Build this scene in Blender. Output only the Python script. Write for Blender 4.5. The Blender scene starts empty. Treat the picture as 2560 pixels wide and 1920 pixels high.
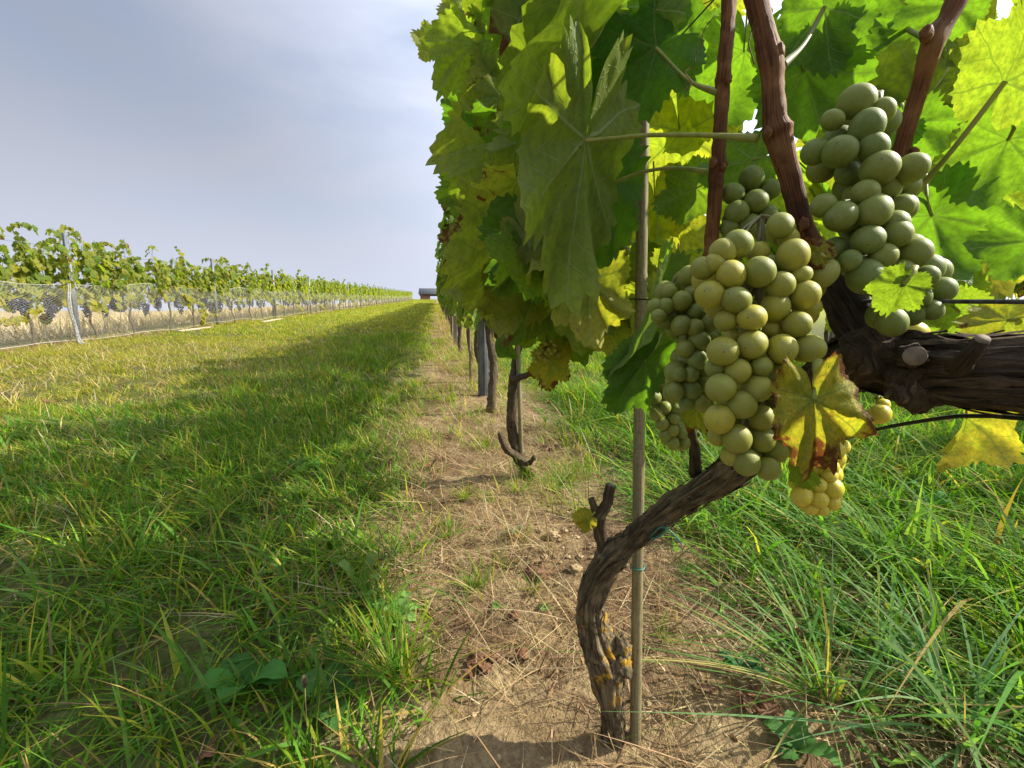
import bpy, math, random
import numpy as np
from mathutils import Vector, Matrix, Euler, noise
R = math.radians
scene = bpy.context.scene
col = scene.collection

# ------------------------------------------------------------------ camera, sky, sun, exposure
FPX, CX, CY = 1120.0, 1280.0, 960.0
YAW, PITCH = R(9.4), R(8.13)
CAM = Vector((0, 0, 0.75))
cd = bpy.data.cameras.new('camera')
cam = bpy.data.objects.new('camera', cd)
col.objects.link(cam)
cd.sensor_width = 36.0
cd.lens = 36.0 * FPX / 2560.0
cd.clip_start, cd.clip_end = 0.02, 4000
cam.location = CAM
cam.rotation_euler = (R(90) - PITCH, 0, -YAW)
scene.camera = cam

SUN_EL, SUN_AZ = R(38), R(94)          # azimuth clockwise from +Y (the row direction)
world = bpy.data.worlds.new('World')
scene.world = world
world.use_nodes = True
wt = world.node_tree
bg = wt.nodes['Background']
sky = wt.nodes.new('ShaderNodeTexSky')
sky.sky_type = 'NISHITA'
sky.sun_disc = False
sky.sun_elevation, sky.sun_rotation = SUN_EL, SUN_AZ
sky.air_density, sky.dust_density, sky.ozone_density = 1.0, 1.6, 1.2
tc = wt.nodes.new('ShaderNodeTexCoord')
mp = wt.nodes.new('ShaderNodeMapping')
mp.inputs['Rotation'].default_value = (R(20), R(-28), R(35))
mp.inputs['Scale'].default_value = (1.1, 1.1, 3.2)
wt.links.new(tc.outputs['Generated'], mp.inputs['Vector'])
cl = wt.nodes.new('ShaderNodeTexNoise')
cl.inputs['Scale'].default_value = 1.5
cl.inputs['Detail'].default_value = 5
cl.inputs['Roughness'].default_value = 0.5
cl.inputs['Distortion'].default_value = 0.5
wt.links.new(mp.outputs['Vector'], cl.inputs['Vector'])
rp = wt.nodes.new('ShaderNodeMapRange')
rp.inputs['From Min'].default_value, rp.inputs['From Max'].default_value = 0.3, 0.72
rp.inputs['To Min'].default_value, rp.inputs['To Max'].default_value = 0.34, 1.0
wt.links.new(cl.outputs['Fac'], rp.inputs['Value'])
mx = wt.nodes.new('ShaderNodeMixRGB')
# thin high veil of cloud in the sky's own units, glaring round the sun and dimmer away from it
dt = wt.nodes.new('ShaderNodeVectorMath'); dt.operation = 'DOT_PRODUCT'
nrmz = wt.nodes.new('ShaderNodeVectorMath'); nrmz.operation = 'NORMALIZE'
wt.links.new(tc.outputs['Generated'], nrmz.inputs[0])
wt.links.new(nrmz.outputs[0], dt.inputs[0])
dt.inputs[1].default_value = (math.sin(SUN_AZ) * math.cos(SUN_EL), math.cos(SUN_AZ) * math.cos(SUN_EL), math.sin(SUN_EL))
gl = wt.nodes.new('ShaderNodeMapRange'); gl.interpolation_type = 'SMOOTHSTEP'
for i_, v_ in enumerate((-.2, 1.0, .88, 5.4)): gl.inputs[i_ + 1].default_value = v_
wt.links.new(dt.outputs['Value'], gl.inputs[0])
vm = wt.nodes.new('ShaderNodeVectorMath'); vm.operation = 'SCALE'
vm.inputs[0].default_value = (2.6, 2.74, 3.25)
wt.links.new(gl.outputs[0], vm.inputs['Scale'])
veil = wt.nodes.new('ShaderNodeMixRGB')
veil.inputs[2].default_value = (4.45, 4.8, 5.65, 1)
wt.links.new(vm.outputs[0], veil.inputs[1])
wt.links.new(veil.outputs[0], mx.inputs[2])
# milkier towards the horizon
sx_ = wt.nodes.new('ShaderNodeSeparateXYZ')
wt.links.new(tc.outputs['Generated'], sx_.inputs[0])
hz = wt.nodes.new('ShaderNodeMapRange'); hz.interpolation_type = 'SMOOTHSTEP'
for i_, v_ in enumerate((0.0, .42, .62, 0.0)): hz.inputs[i_ + 1].default_value = v_
wt.links.new(sx_.outputs[2], hz.inputs[0])
ad = wt.nodes.new('ShaderNodeMath'); ad.operation = 'ADD'; ad.use_clamp = True
wt.links.new(rp.outputs['Result'], ad.inputs[0]); wt.links.new(hz.outputs[0], ad.inputs[1])
wt.links.new(hz.outputs[0], veil.inputs[0])
wt.links.new(ad.outputs[0], mx.inputs[0])
wt.links.new(sky.outputs['Color'], mx.inputs[1])
wt.links.new(mx.outputs[0], bg.inputs['Color'])
bg.inputs['Strength'].default_value = 0.10

sd = bpy.data.lights.new('sun', 'SUN')
sd.energy, sd.angle, sd.color = 5.0, R(0.5), (1.0, 0.93, 0.80)
sun = bpy.data.objects.new('sun', sd)
col.objects.link(sun)
SUN = Vector((math.sin(SUN_AZ) * math.cos(SUN_EL), math.cos(SUN_AZ) * math.cos(SUN_EL), math.sin(SUN_EL)))
sun.rotation_euler = SUN.to_track_quat('Z', 'Y').to_euler()
sun.location = SUN * 50
scene.view_settings.view_transform = 'Standard'
scene.view_settings.look = 'None'
scene.view_settings.exposure = 0.9
scene.view_settings.gamma = 1.0
scene.render.film_transparent = False
scene.cycles.max_bounces = 10
scene.cycles.transparent_max_bounces = 24
scene.cycles.transmission_bounces = 6

# ------------------------------------------------------------------ geometry of the place
RX, LX, NX = 0.35, -5.85, 5.2          # this row, the netted row across the grass, the next row beyond
HX = 0.285                              # the nearest vine stands a little out of line
camR = Vector((math.cos(YAW), -math.sin(YAW), 0))
camF = Vector((math.sin(YAW) * math.cos(PITCH), math.cos(YAW) * math.cos(PITCH), -math.sin(PITCH)))
camU = camR.cross(camF)

def G(x, y):
    """ground height"""
    x, y = np.asarray(x, float), np.asarray(y, float)
    yc = np.clip(y, -40, 112)
    z = 0.045 * yc + 0.00005 * np.clip(yc, 0, None) ** 2
    z = z - 0.05 * np.clip(y - 112, 0, 200)
    z = z - 0.065 * np.clip(-7.2 - x, 0, 45)
    near = np.clip(1.5 - 0.12 * np.abs(y), 0.15, 1)
    z = z + near * (0.012 * np.sin(2.3 * x + 1.1 * y) * np.sin(1.7 * y - .6 * x) + 0.006 * np.sin(7.1 * x + 3.3 * y + 1))
    return z

def g(x, y):
    return float(G(x, y))

def ray(px, py):
    return camR * ((px - CX) / FPX) + camF + camU * (-(py - CY) / FPX)

def at(px, py, D):
    """the point seen at a place of the photograph, D metres deep along the viewing axis"""
    return CAM + ray(px, py) * D

def depth_on(px, py, x0):
    """depth of a sight line where it meets the upright plane x = x0 of the vine row"""
    return (x0 - CAM.x) / ray(px, py).x

def on_row(px, py, x0=HX):
    return at(px, py, depth_on(px, py, x0))

def on_ground(px, py):
    d = ray(px, py)
    lo, hi = 0.2, 120.0
    t = lo
    while t < hi:
        p = CAM + d * t
        if p.z <= g(p.x, p.y):
            break
        t *= 1.01
    p = CAM + d * t
    return Vector((p.x, p.y, g(p.x, p.y)))

def project(p):
    v = Vector(p) - CAM
    d = v.dot(camF)
    if d <= 0.01:
        return None
    return (CX + FPX * v.dot(camR) / d, CY - FPX * v.dot(camU) / d, d)

# ------------------------------------------------------------------ scene bookkeeping
def tag(o, label=None, cat=None, group=None, kind=None):
    if label: o['label'] = label
    if cat: o['category'] = cat
    if group: o['group'] = group
    if kind: o['kind'] = kind
    return o

def empty(name, loc, label=None, cat=None, group=None):
    o = bpy.data.objects.new(name, None)
    o.location = loc
    o.empty_display_size = 0.05
    col.objects.link(o)
    return tag(o, label, cat, group)

def link(name, me, parent=None, mat=None):
    o = bpy.data.objects.new(name, me)
    col.objects.link(o)
    if mat is not None and not me.materials:
        me.materials.append(mat)
    if parent is not None:
        o.parent = parent
    return o

def rel(parent, o):
    """o was built in world coordinates: keep it there under its parent"""
    o.parent = parent
    o.matrix_parent_inverse = Matrix.Translation(parent.location).inverted()
    return o

KIDS = {}
def copy_tree(o, loc=None, rz=None, sc=None):
    r = o.copy()
    col.objects.link(r)
    if loc is not None: r.location = loc
    if rz is not None: r.rotation_euler[2] = rz
    if sc is not None: r.scale = sc
    for ch in o.children:
        c = ch.copy()
        col.objects.link(c)
        c.parent = r
        for gc in ch.children:
            d = gc.copy()
            col.objects.link(d)
            d.parent = c
    return r

def mesh_np(name, verts, faces_flat, nper, mat=None, uv=None, colr=None, smooth=True):
    """verts (n,3); faces_flat: flat loop indices; nper: vertices per face (int or array)"""
    verts = np.asarray(verts, np.float32)
    fl = np.asarray(faces_flat, np.int32).ravel()
    me = bpy.data.meshes.new(name)
    me.vertices.add(len(verts))
    me.vertices.foreach_set('co', verts.ravel())
    me.loops.add(len(fl))
    me.loops.foreach_set('vertex_index', fl)
    if np.isscalar(nper):
        nf = len(fl) // nper
        st = np.arange(nf, dtype=np.int32) * nper
        tot = np.full(nf, nper, np.int32)
    else:
        tot = np.asarray(nper, np.int32)
        nf = len(tot)
        st = np.concatenate([[0], np.cumsum(tot)[:-1]]).astype(np.int32)
    me.polygons.add(nf)
    me.polygons.foreach_set('loop_start', st)
    me.polygons.foreach_set('loop_total', tot)
    if smooth:
        me.polygons.foreach_set('use_smooth', np.ones(nf, bool))
    if uv is not None:
        l = me.uv_layers.new(name='UVMap')
        l.data.foreach_set('uv', np.asarray(uv, np.float32)[fl].ravel())
    if colr is not None:
        a = me.color_attributes.new('tint', 'FLOAT_COLOR', 'POINT')
        c = np.ones((len(verts), 4), np.float32)
        c[:, :3] = colr
        a.data.foreach_set('color', c.ravel())
    me.update(calc_edges=True)
    if mat is not None:
        me.materials.append(mat)
    return me

# ------------------------------------------------------------------ material helpers
class NT:
    def __init__(s, name):
        s.m = bpy.data.materials.new(name)
        s.m.use_nodes = True
        s.t = s.m.node_tree
        s.t.nodes.clear()
        s.out = s.t.nodes.new('ShaderNodeOutputMaterial')
    def n(s, kind, **kw):
        nd = s.t.nodes.new('ShaderNode' + kind)
        for k, v in kw.items():
            setattr(nd, k, v)
        return nd
    def put(s, sock, v):
        if isinstance(v, bpy.types.NodeSocket):
            s.t.links.new(v, sock)
        elif isinstance(v, (tuple, list)):
            if len(v) == 3 and len(sock.default_value) == 4: v = tuple(v) + (1,)
            sock.default_value = v
        else:
            sock.default_value = v
    def math(s, op, a, b=None, c=None, clamp=False):
        nd = s.n('Math', operation=op, use_clamp=clamp)
        for i, v in enumerate((a, b, c)):
            if v is not None: s.put(nd.inputs[i], v)
        return nd.outputs[0]
    def mix(s, f, a, b, blend='MIX'):
        nd = s.n('MixRGB', blend_type=blend)
        s.put(nd.inputs[0], f); s.put(nd.inputs[1], a); s.put(nd.inputs[2], b)
        return nd.outputs[0]
    def rng(s, v, a, b, c=0.0, d=1.0, smooth=True):
        nd = s.n('MapRange')
        if smooth: nd.interpolation_type = 'SMOOTHSTEP'
        for i, x in enumerate((v, a, b, c, d)): s.put(nd.inputs[i], x)
        return nd.outputs[0]
    def noise(s, vec, scale, detail=4, rough=.55, dist=0.0, out='Fac'):
        nd = s.n('TexNoise')
        if vec is not None: s.put(nd.inputs['Vector'], vec)
        nd.inputs['Scale'].default_value = scale
        nd.inputs['Detail'].default_value = detail
        nd.inputs['Roughness'].default_value = rough
        nd.inputs['Distortion'].default_value = dist
        return nd.outputs[out]
    def mapping(s, vec, scale=(1, 1, 1), rot=(0, 0, 0), loc=(0, 0, 0)):
        nd = s.n('Mapping')
        s.put(nd.inputs['Vector'], vec)
        nd.inputs['Scale'].default_value = scale
        nd.inputs['Rotation'].default_value = rot
        nd.inputs['Location'].default_value = loc
        return nd.outputs[0]
    def bump(s, h, strength=.5, dist=.01):
        nd = s.n('Bump')
        nd.inputs['Strength'].default_value = strength
        nd.inputs['Distance'].default_value = dist
        s.put(nd.inputs['Height'], h)
        return nd.outputs[0]
    def bsdf(s, base, rough=.6, spec=.4, normal=None, metal=0.0, **kw):
        nd = s.n('BsdfPrincipled')
        s.put(nd.inputs['Base Color'], base)
        s.put(nd.inputs['Roughness'], rough)
        s.put(nd.inputs['Specular IOR Level'], spec)
        s.put(nd.inputs['Metallic'], metal)
        if normal is not None: s.put(nd.inputs['Normal'], normal)
        for k, v in kw.items(): s.put(nd.inputs[k.replace('_', ' ')], v)
        return nd.outputs[0]
    def mixsh(s, f, a, b):
        nd = s.n('MixShader')
        s.put(nd.inputs[0], f); s.put(nd.inputs[1], a); s.put(nd.inputs[2], b)
        return nd.outputs[0]
    def transl(s, c):
        nd = s.n('BsdfTranslucent')
        s.put(nd.inputs['Color'], c)
        return nd.outputs[0]
    def done(s, sh):
        s.t.links.new(sh, s.out.inputs['Surface'])
        return s.m
    def obj(s): return s.n('TexCoord').outputs['Object']
    def pos(s): return s.n('NewGeometry').outputs['Position']
    def xyz(s, v):
        nd = s.n('SeparateXYZ'); s.put(nd.inputs[0], v)
        return nd.outputs

def mat_leaf():
    m = NT('vine_leaf')
    uv = m.n('UVMap', uv_map='UVMap').outputs[0]
    wv = m.noise(uv, 2.6, 3, .5, 0, 'Color')
    wsub = m.n('VectorMath', operation='MULTIPLY_ADD')
    m.put(wsub.inputs[0], wv); wsub.inputs[1].default_value = (.10, .10, 0)
    off = m.n('VectorMath', operation='SUBTRACT'); m.put(off.inputs[0], uv); off.inputs[1].default_value = (.05, .05, 0)
    m.put(wsub.inputs[2], off.outputs[0])
    u, v, _ = m.xyz(wsub.outputs[0])
    att = m.n('Attribute', attribute_name='tint')
    sep = m.n('SeparateColor'); m.put(sep.inputs[0], att.outputs['Color'])
    yel, brn, rnd = sep.outputs
    au = m.math('ABSOLUTE', u)
    th = m.math('ARCTAN2', au, v)                         # 0 at the tip direction
    r = m.math('SQRT', m.math('ADD', m.math('MULTIPLY', u, u), m.math('MULTIPLY', v, v)))
    a1 = m.math('GREATER_THAN', th, R(27)); a2 = m.math('GREATER_THAN', th, R(80))
    cen = m.math('ADD', m.math('MULTIPLY', a1, R(53)), m.math('MULTIPLY', a2, R(55)))
    ph = m.math('SUBTRACT', th, cen)
    s = m.math('MULTIPLY', r, m.math('COSINE', ph))
    p = m.math('ABSOLUTE', m.math('MULTIPLY', r, m.math('SINE', ph)))
    w = m.math('MULTIPLY_ADD', s, -0.012, 0.017)
    main = m.math('SUBTRACT', 1.0, m.rng(p, m.math('MULTIPLY', w, .5), w))
    sec_t = m.math('FRACT', m.math('MULTIPLY', m.math('MULTIPLY_ADD', p, -0.75, s), 6.5))
    sec_d = m.math('ABSOLUTE', m.math('SUBTRACT', sec_t, 0.5))
    sec = m.math('SUBTRACT', 1.0, m.rng(sec_d, 0.02, 0.065))
    vo = m.n('TexVoronoi', feature='DISTANCE_TO_EDGE')
    m.put(vo.inputs['Vector'], uv); vo.inputs['Scale'].default_value = 17
    ter = m.math('SUBTRACT', 1.0, m.rng(vo.outputs['Distance'], 0.0, 0.09))
    vein = m.math('MAXIMUM', main, m.math('MAXIMUM', m.math('MULTIPLY', sec, .7), m.math('MULTIPLY', ter, .28)))
    # blotches
    nv = m.n('CombineXYZ'); m.put(nv.inputs[0], u); m.put(nv.inputs[1], v); m.put(nv.inputs[2], m.math('MULTIPLY', rnd, 20))
    n1 = m.noise(nv.outputs[0], 3.2, 5, .6)
    n2 = m.noise(nv.outputs[0], 14, 3, .6)
    ymask = m.math('MULTIPLY', m.rng(m.math('ADD', n1, m.math('MULTIPLY', r, .25)), .35, .75), yel, clamp=True)
    ymask = m.math('ADD', m.math('MULTIPLY', ymask, .75), m.math('MULTIPLY', yel, .35), clamp=True)
    edge = m.math('MULTIPLY_ADD', n1, 1.2, m.math('MULTIPLY', r, .45))
    bmask = m.rng(m.math('MULTIPLY_ADD', brn, .62, edge), 1.27, 1.42)
    bmask = m.math('MULTIPLY', bmask, m.math('GREATER_THAN', brn, .02))
    spk = m.noise(nv.outputs[0], 30, 2, .5)
    bmask = m.math('MAXIMUM', bmask, m.rng(m.math('MULTIPLY_ADD', yel, .05, spk), .71, .76, 0, .8))
    gcol = m.mix(rnd, (.030, .095, .016), (.085, .165, .022))
    gcol = m.mix(m.math('MULTIPLY', n2, .5), gcol, (.05, .10, .02))
    bcol = m.mix(n2, (.07, .028, .012), (.25, .105, .035))
    front = m.mix(ymask, gcol, (.42, .36, .04))
    front = m.mix(m.math('MULTIPLY', vein, .75), front, (.22, .29, .085))
    front = m.mix(bmask, front, bcol)
    back = m.mix(ymask, m.mix(rnd, (.075, .155, .035), (.14, .225, .055)), (.42, .37, .07))
    back = m.mix(m.math('MULTIPLY', vein, .9), back, (.38, .44, .19))
    back = m.mix(bmask, back, bcol)
    bf = m.n('NewGeometry').outputs['Backfacing']
    base = m.mix(bf, front, back)
    tcol = m.mix(rnd, (.20, .44, .012), (.38, .56, .02))
    tcol = m.mix(ymask, tcol, (.68, .55, .03))
    tcol = m.mix(m.math('MULTIPLY', vein, .62), tcol, (.09, .16, .012))
    tcol = m.mix(m.rng(n2, .35, .7, 0, .6), tcol, (.11, .20, .01))
    tcol = m.mix(bmask, tcol, (.16, .05, .012))
    h = m.math('SUBTRACT', 1.0, vein)
    h = m.math('ADD', h, m.math('MULTIPLY', n2, .5))
    nrm = m.bump(h, .5, .004)
    sh = m.bsdf(base, .52, .16, nrm)
    return m.done(m.mixsh(.52, sh, m.transl(tcol)))

def mat_grape(name, c1, c2, bloom, sub, rough=.42):
    m = NT(name)
    o = m.obj()
    tint = m.n('Attribute', attribute_type='OBJECT', attribute_name='tint').outputs['Fac']
    rnd = m.n('ObjectInfo').outputs['Random']
    n1 = m.noise(m.math('ADD', 0, 0) if False else o, 1.6, 4, .6)
    base = m.mix(tint, c1, c2)
    base = m.mix(m.math('MULTIPLY', m.rng(n1, .36, .70), .42), base, bloom)
    sp = m.noise(o, 22, 2, .5)
    base = m.mix(m.rng(sp, .60, .68, 0, .7), base, (.09, .065, .02))
    blot = m.noise(o, 2.2, 4, .65)
    base = m.mix(m.math('MULTIPLY', m.rng(blot, .52, .70), m.math('MULTIPLY_ADD', tint, .5, .12)), base, (.20, .135, .03))
    # brown scar at the flower end (local -Z) and fine powder grain
    z = m.xyz(o)[2]
    base = m.mix(m.rng(m.math('MULTIPLY', z, -1.0), .992, .999), base, (.05, .03, .015))
    gr = m.noise(o, 60, 2, .6)
    dust = m.noise(o, 34, 4, .75)
    base = m.mix(m.rng(dust, .42, .66, 0, .38), base, bloom)
    base = m.mix(m.rng(gr, .50, .36, 0, .30), base, (.06, .06, .012))
    nrm = m.bump(gr, .12, .02)
    sh = m.bsdf(base, m.math('MULTIPLY_ADD', gr, .25, rough), .42, nrm,
                Subsurface_Weight=sub, Subsurface_Radius=(.5, .6, .08), Subsurface_Scale=.012)
    return m.done(sh)

def mat_bark(name, c1, c2, c3, scale=60, lichen=None):
    m = NT(name)
    o = m.obj()
    uv = m.n('UVMap', uv_map='UVMap').outputs[0]           # u round the stem, v metres along it
    f = m.noise(m.mapping(uv, (9, 7, 1)), 3.0, 6, .65, .6)
    f2 = m.noise(m.mapping(uv, (30, 16, 1)), 3.0, 4, .6, .4)
    b = m.noise(o, scale, 4, .6)
    c = m.mix(m.rng(f, .3, .68), c1, c2)
    c = m.mix(m.rng(f2, .50, .75, 0, .7), c, c3)
    c = m.mix(m.rng(b, .3, .6, .45, 0), c, (.016, .011, .008))
    if lichen:
        zz = m.xyz(m.pos())[2]
        ln = m.noise(o, 46, 3, .5, .0)
        zone = m.math('MULTIPLY', m.rng(zz, lichen[0], lichen[0] + .05), m.rng(zz, lichen[1], lichen[1] - .04))
        lm = m.math('MULTIPLY', m.math('MULTIPLY', m.rng(m.math('MULTIPLY_ADD', b, .16, ln), .63, .72), zone), .9)
        c = m.mix(lm, c, m.mix(b, (.42, .20, .012), (.62, .38, .04)))
        l2 = m.noise(o, 21, 4, .6, .2)
        c = m.mix(m.math('MULTIPLY', m.rng(l2, .60, .66), .7), c, (.24, .24, .15))
    h = m.math('ADD', m.math('MULTIPLY', f, 1.0), m.math('ADD', m.math('MULTIPLY', f2, .5), m.math('MULTIPLY', b, .4)))
    return m.done(m.bsdf(c, .85, .2, m.bump(h, 1.0, .008)))

def mat_simple(name, c1, c2, rough=.6, spec=.3, scale=30, stretch=(1, 1, 1), metal=0, bump=.2, bdist=.002):
    m = NT(name)
    f = m.noise(m.mapping(m.obj(), stretch), scale, 4, .6)
    c = m.mix(m.rng(f, .3, .7), c1, c2)
    return m.done(m.bsdf(c, rough, spec, m.bump(f, bump, bdist), metal))

def mat_cane():
    m = NT('cane_bark')
    uv = m.n('UVMap', uv_map='UVMap').outputs[0]
    f = m.noise(m.mapping(uv, (14, 9, 1)), 3.0, 4, .6)
    b = m.noise(m.obj(), 90, 3, .6)
    c = m.mix(m.rng(f, .35, .65), (.060, .021, .009), (.19, .078, .028))
    c = m.mix(m.rng(b, .6, .72, 0, .6), c, (.25, .13, .06))
    b2 = m.noise(m.obj(), 26, 4, .6)
    c = m.mix(m.rng(b2, .5, .68, 0, .75), c, (.26, .125, .045))
    c = m.mix(m.rng(b2, .46, .34, 0, .7), c, (.035, .014, .008))
    return m.done(m.bsdf(c, .65, .2, m.bump(f, .6, .002)))

def mat_bamboo():
    m = NT('weathered_bamboo')
    uv = m.n('UVMap', uv_map='UVMap').outputs[0]
    f = m.noise(m.mapping(uv, (10, 5, 1)), 3.0, 5, .6)
    b = m.noise(m.obj(), 160, 2, .6)
    c = m.mix(m.rng(f, .3, .7), (.155, .125, .055), (.27, .235, .125))
    c = m.mix(m.rng(b, .5, .7, 0, .45), c, (.07, .06, .035))
    f2 = m.noise(m.obj(), 7, 3, .6)
    c = m.mix(m.rng(f2, .5, .7, 0, .6), c, (.12, .115, .09))
    return m.done(m.bsdf(c, .6, .3, m.bump(f, .3, .001)))

def mat_blade(name, tr=.38):
    m = NT(name)
    att = m.n('Attribute', attribute_name='tint').outputs['Color']
    sh = m.bsdf(att, .6, .08)
    tc_ = m.mix(1.0, att, (2.0, 2.0, .6, 1), 'MULTIPLY')
    return m.done(m.mixsh(tr, sh, m.transl(tc_)))

def mat_soil():
    m = NT('vineyard_soil')
    pos = m.pos()
    x, y, z = m.xyz(pos)
    n0 = m.noise(pos, 1.1, 4, .6)
    n1 = m.noise(pos, 9, 6, .65)
    n2 = m.noise(pos, 55, 5, .7)
    n3 = m.noise(pos, 3.0, 5, .6)
    soil = m.mix(m.rng(n1, .3, .7), (.215, .148, .070), (.385, .288, .150))
    soil = m.mix(m.rng(n2, .35, .62, .75, 0), soil, (.13, .085, .045))
    soil = m.mix(m.rng(n3, .47, .62, 0, .8), soil, (.120, .072, .038))
    turf = m.mix(m.rng(n1, .3, .7), (.085, .085, .028), (.15, .16, .05))
    turf = m.mix(m.rng(n2, .4, .65, .5, 0), turf, (.05, .045, .018))
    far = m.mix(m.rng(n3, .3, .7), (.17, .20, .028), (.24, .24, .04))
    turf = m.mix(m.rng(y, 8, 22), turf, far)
    wob = m.math('MULTIPLY_ADD', n0, .7, -.35)
    wob = m.math('ADD', wob, m.math('MULTIPLY_ADD', n1, .25, -.12))
    def strip(cx, half):
        d = m.math('ABSOLUTE', m.math('SUBTRACT', m.math('ADD', x, wob), cx))
        return m.rng(d, half + .12, half - .12)
    st = m.math('MAXIMUM', strip(.30, .46), m.math('MAXIMUM', strip(-5.85, .45), strip(5.2, .45)))
    dry = m.mix(m.rng(n1, .3, .7), (.20, .15, .07), (.36, .29, .16))
    lf = m.rng(x, -6.6, -7.6)
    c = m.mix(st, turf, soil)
    c = m.mix(lf, c, dry)
    h = m.math('ADD', m.math('MULTIPLY', n1, 1.2), m.math('MULTIPLY', n2, .7))
    return m.done(m.bsdf(c, .95, .12, m.bump(h, .9, .03)))

M = {}
M['leaf'] = mat_leaf()
M['grape'] = mat_grape('pale_grape_skin', (.105, .165, .016), (.47, .40, .018), (.27, .30, .115), .5)
M['lit_grape'] = mat_grape('lit_grape_skin', (.56, .48, .03), (.62, .49, .03), (.64, .57, .12), .6, .28)  # brighter copy of the grape skin, sunlight put into its colour
M['blue'] = mat_simple('blue_grape_skin', (.012, .014, .032), (.045, .052, .095), .5, .3, 120)
M['bark'] = mat_bark('old_vine_bark', (.075, .054, .030), (.27, .21, .115), (.40, .34, .20), 60, (at(1530, 1760, .75).z, at(1480, 1480, .70).z))
M['dark_bark'] = mat_bark('arm_bark', (.036, .026, .018), (.155, .112, .074), (.30, .24, .165), 70)
M['row_bark'] = mat_bark('row_vine_bark', (.045, .032, .020), (.16, .12, .065), (.26, .21, .12), 40)
M['cane'] = mat_cane()
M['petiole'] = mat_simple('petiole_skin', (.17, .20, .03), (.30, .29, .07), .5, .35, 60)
M['dpetiole'] = mat_simple('shaded_petiole_skin', (.10, .12, .03), (.17, .13, .05), .5, .35, 60)  # darker copy of the petiole skin, shade put into its colour
M['bamboo'] = mat_bamboo()
M['steel'] = mat_simple('galvanised_steel', (.10, .115, .13), (.19, .21, .235), .5, .4, 25, (1, 1, .25), .3, .1)
M['wire'] = mat_simple('dull_wire', (.05, .05, .052), (.12, .12, .125), .5, .4, 200, (1, 1, 1), .6)
M['hose'] = mat_simple('black_hose', (.012, .012, .014), (.03, .03, .032), .5, .4, 100)
M['tie'] = mat_simple('green_tie', (.015, .10, .075), (.04, .20, .15), .4, .5, 200)
M['wood'] = mat_simple('bleached_board', (.34, .26, .17), (.55, .45, .32), .7, .2, 12, (.3, 3, 3))
M['cutwood'] = mat_simple('cut_wood', (.13, .10, .07), (.26, .21, .16), .8, .2, 90)
M['brick'] = mat_simple('brown_brick', (.20, .095, .06), (.30, .16, .105), .8, .2, 3)
M['roof'] = mat_simple('grey_sheet_roof', (.085, .10, .10), (.12, .135, .13), .5, .4, 2)
M['grass'] = mat_blade('grass_blade')
M['straw'] = mat_blade('straw_blade', .2)
M['weed'] = mat_blade('weed_leaf', .3)
M['clod'] = mat_simple('dry_clod', (.25, .175, .09), (.42, .31, .18), .95, .1, 60, (1, 1, 1), 0, .8, .01)
M['litter'] = mat_simple('fallen_leaf_skin', (.075, .035, .02), (.22, .115, .055), .75, .2, 60, (1, 1, 1), 0, .6, .004)
M['seed'] = mat_simple('seed_head', (.30, .22, .10), (.50, .38, .20), .8, .2, 150)
M['soil'] = mat_soil()

# ------------------------------------------------------------------ shapes
def smooth_path(pts, rad, step):
    """Catmull-Rom through the points; returns positions and radii every `step` metres or so"""
    P = [Vector(p) for p in pts]
    P = [P[0] * 2 - P[1]] + P + [P[-1] * 2 - P[-2]]
    rr = [rad[0]] + list(rad) + [rad[-1]]
    out, ro = [], []
    for i in range(1, len(P) - 2):
        n = max(1, int((P[i + 1] - P[i]).length / step))
        for k in range(n):
            t = k / n
            a, b, c, d = P[i - 1], P[i], P[i + 1], P[i + 2]
            out.append(0.5 * ((2 * b) + (c - a) * t + (2 * a - 5 * b + 4 * c - d) * t * t + (3 * b - a - 3 * c + d) * t ** 3))
            ro.append(rr[i] + (rr[i + 1] - rr[i]) * (t * t * (3 - 2 * t)))
    out.append(P[-2]); ro.append(rr[-2])
    return out, ro

def tube_arrays(pts, rad, step=.01, n=12, rough=0.0, seed=0, ridges=0.0, cap=True):
    c, r = smooth_path(pts, rad, step)
    m = len(c)
    V, U = [], []
    T0 = (c[1] - c[0]).normalized()
    N = T0.orthogonal().normalized()
    ln = 0.0
    for i in range(m):
        T = (c[min(i + 1, m - 1)] - c[max(i - 1, 0)]).normalized()
        N = (N - T * N.dot(T)).normalized()
        B = T.cross(N)
        if i: ln += (c[i] - c[i - 1]).length
        for k in range(n + 1):
            a = 2 * math.pi * (k % n) / n
            q = r[i]
            if rough or ridges:
                ca, sa = math.cos(a), math.sin(a)
                if ridges:
                    q *= 1 + ridges * noise.noise(Vector((ca * 3.2 + seed, sa * 3.2, ln * 9 / max(.02, rad[0]) * .02))) \
                        + ridges * .7 * noise.noise(Vector((ca * 7 + seed, sa * 7, ln * 14)))
                if rough:
                    q *= 1 + rough * noise.noise(Vector((ca * 1.3, sa * 1.3, ln / max(r[i], .004) * .9 + seed)))
            V.append(c[i] + (N * math.cos(a) + B * math.sin(a)) * q)
            U.append((k / n, ln))
    F = []
    w = n + 1
    for i in range(m - 1):
        for k in range(n):
            F.append((i * w + k, i * w + k + 1, (i + 1) * w + k + 1, (i + 1) * w + k))
    if cap:
        for base, ctr, flip in ((0, c[0], True), ((m - 1) * w, c[-1], False)):
            ci = len(V)
            V.append(ctr); U.append((.5, ln))
            for k in range(n):
                q = (base + k, base + k + 1, ci, ci)
                F.append((q[1], q[0], ci) if flip else (q[0], q[1], ci))
    return V, F, U

def merge(parts):
    V, F, U = [], [], []
    for v, f, u in parts:
        o = len(V)
        V += list(v); U += list(u)
        F += [tuple(i + o for i in q) for q in f]
    return V, F, U

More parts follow.
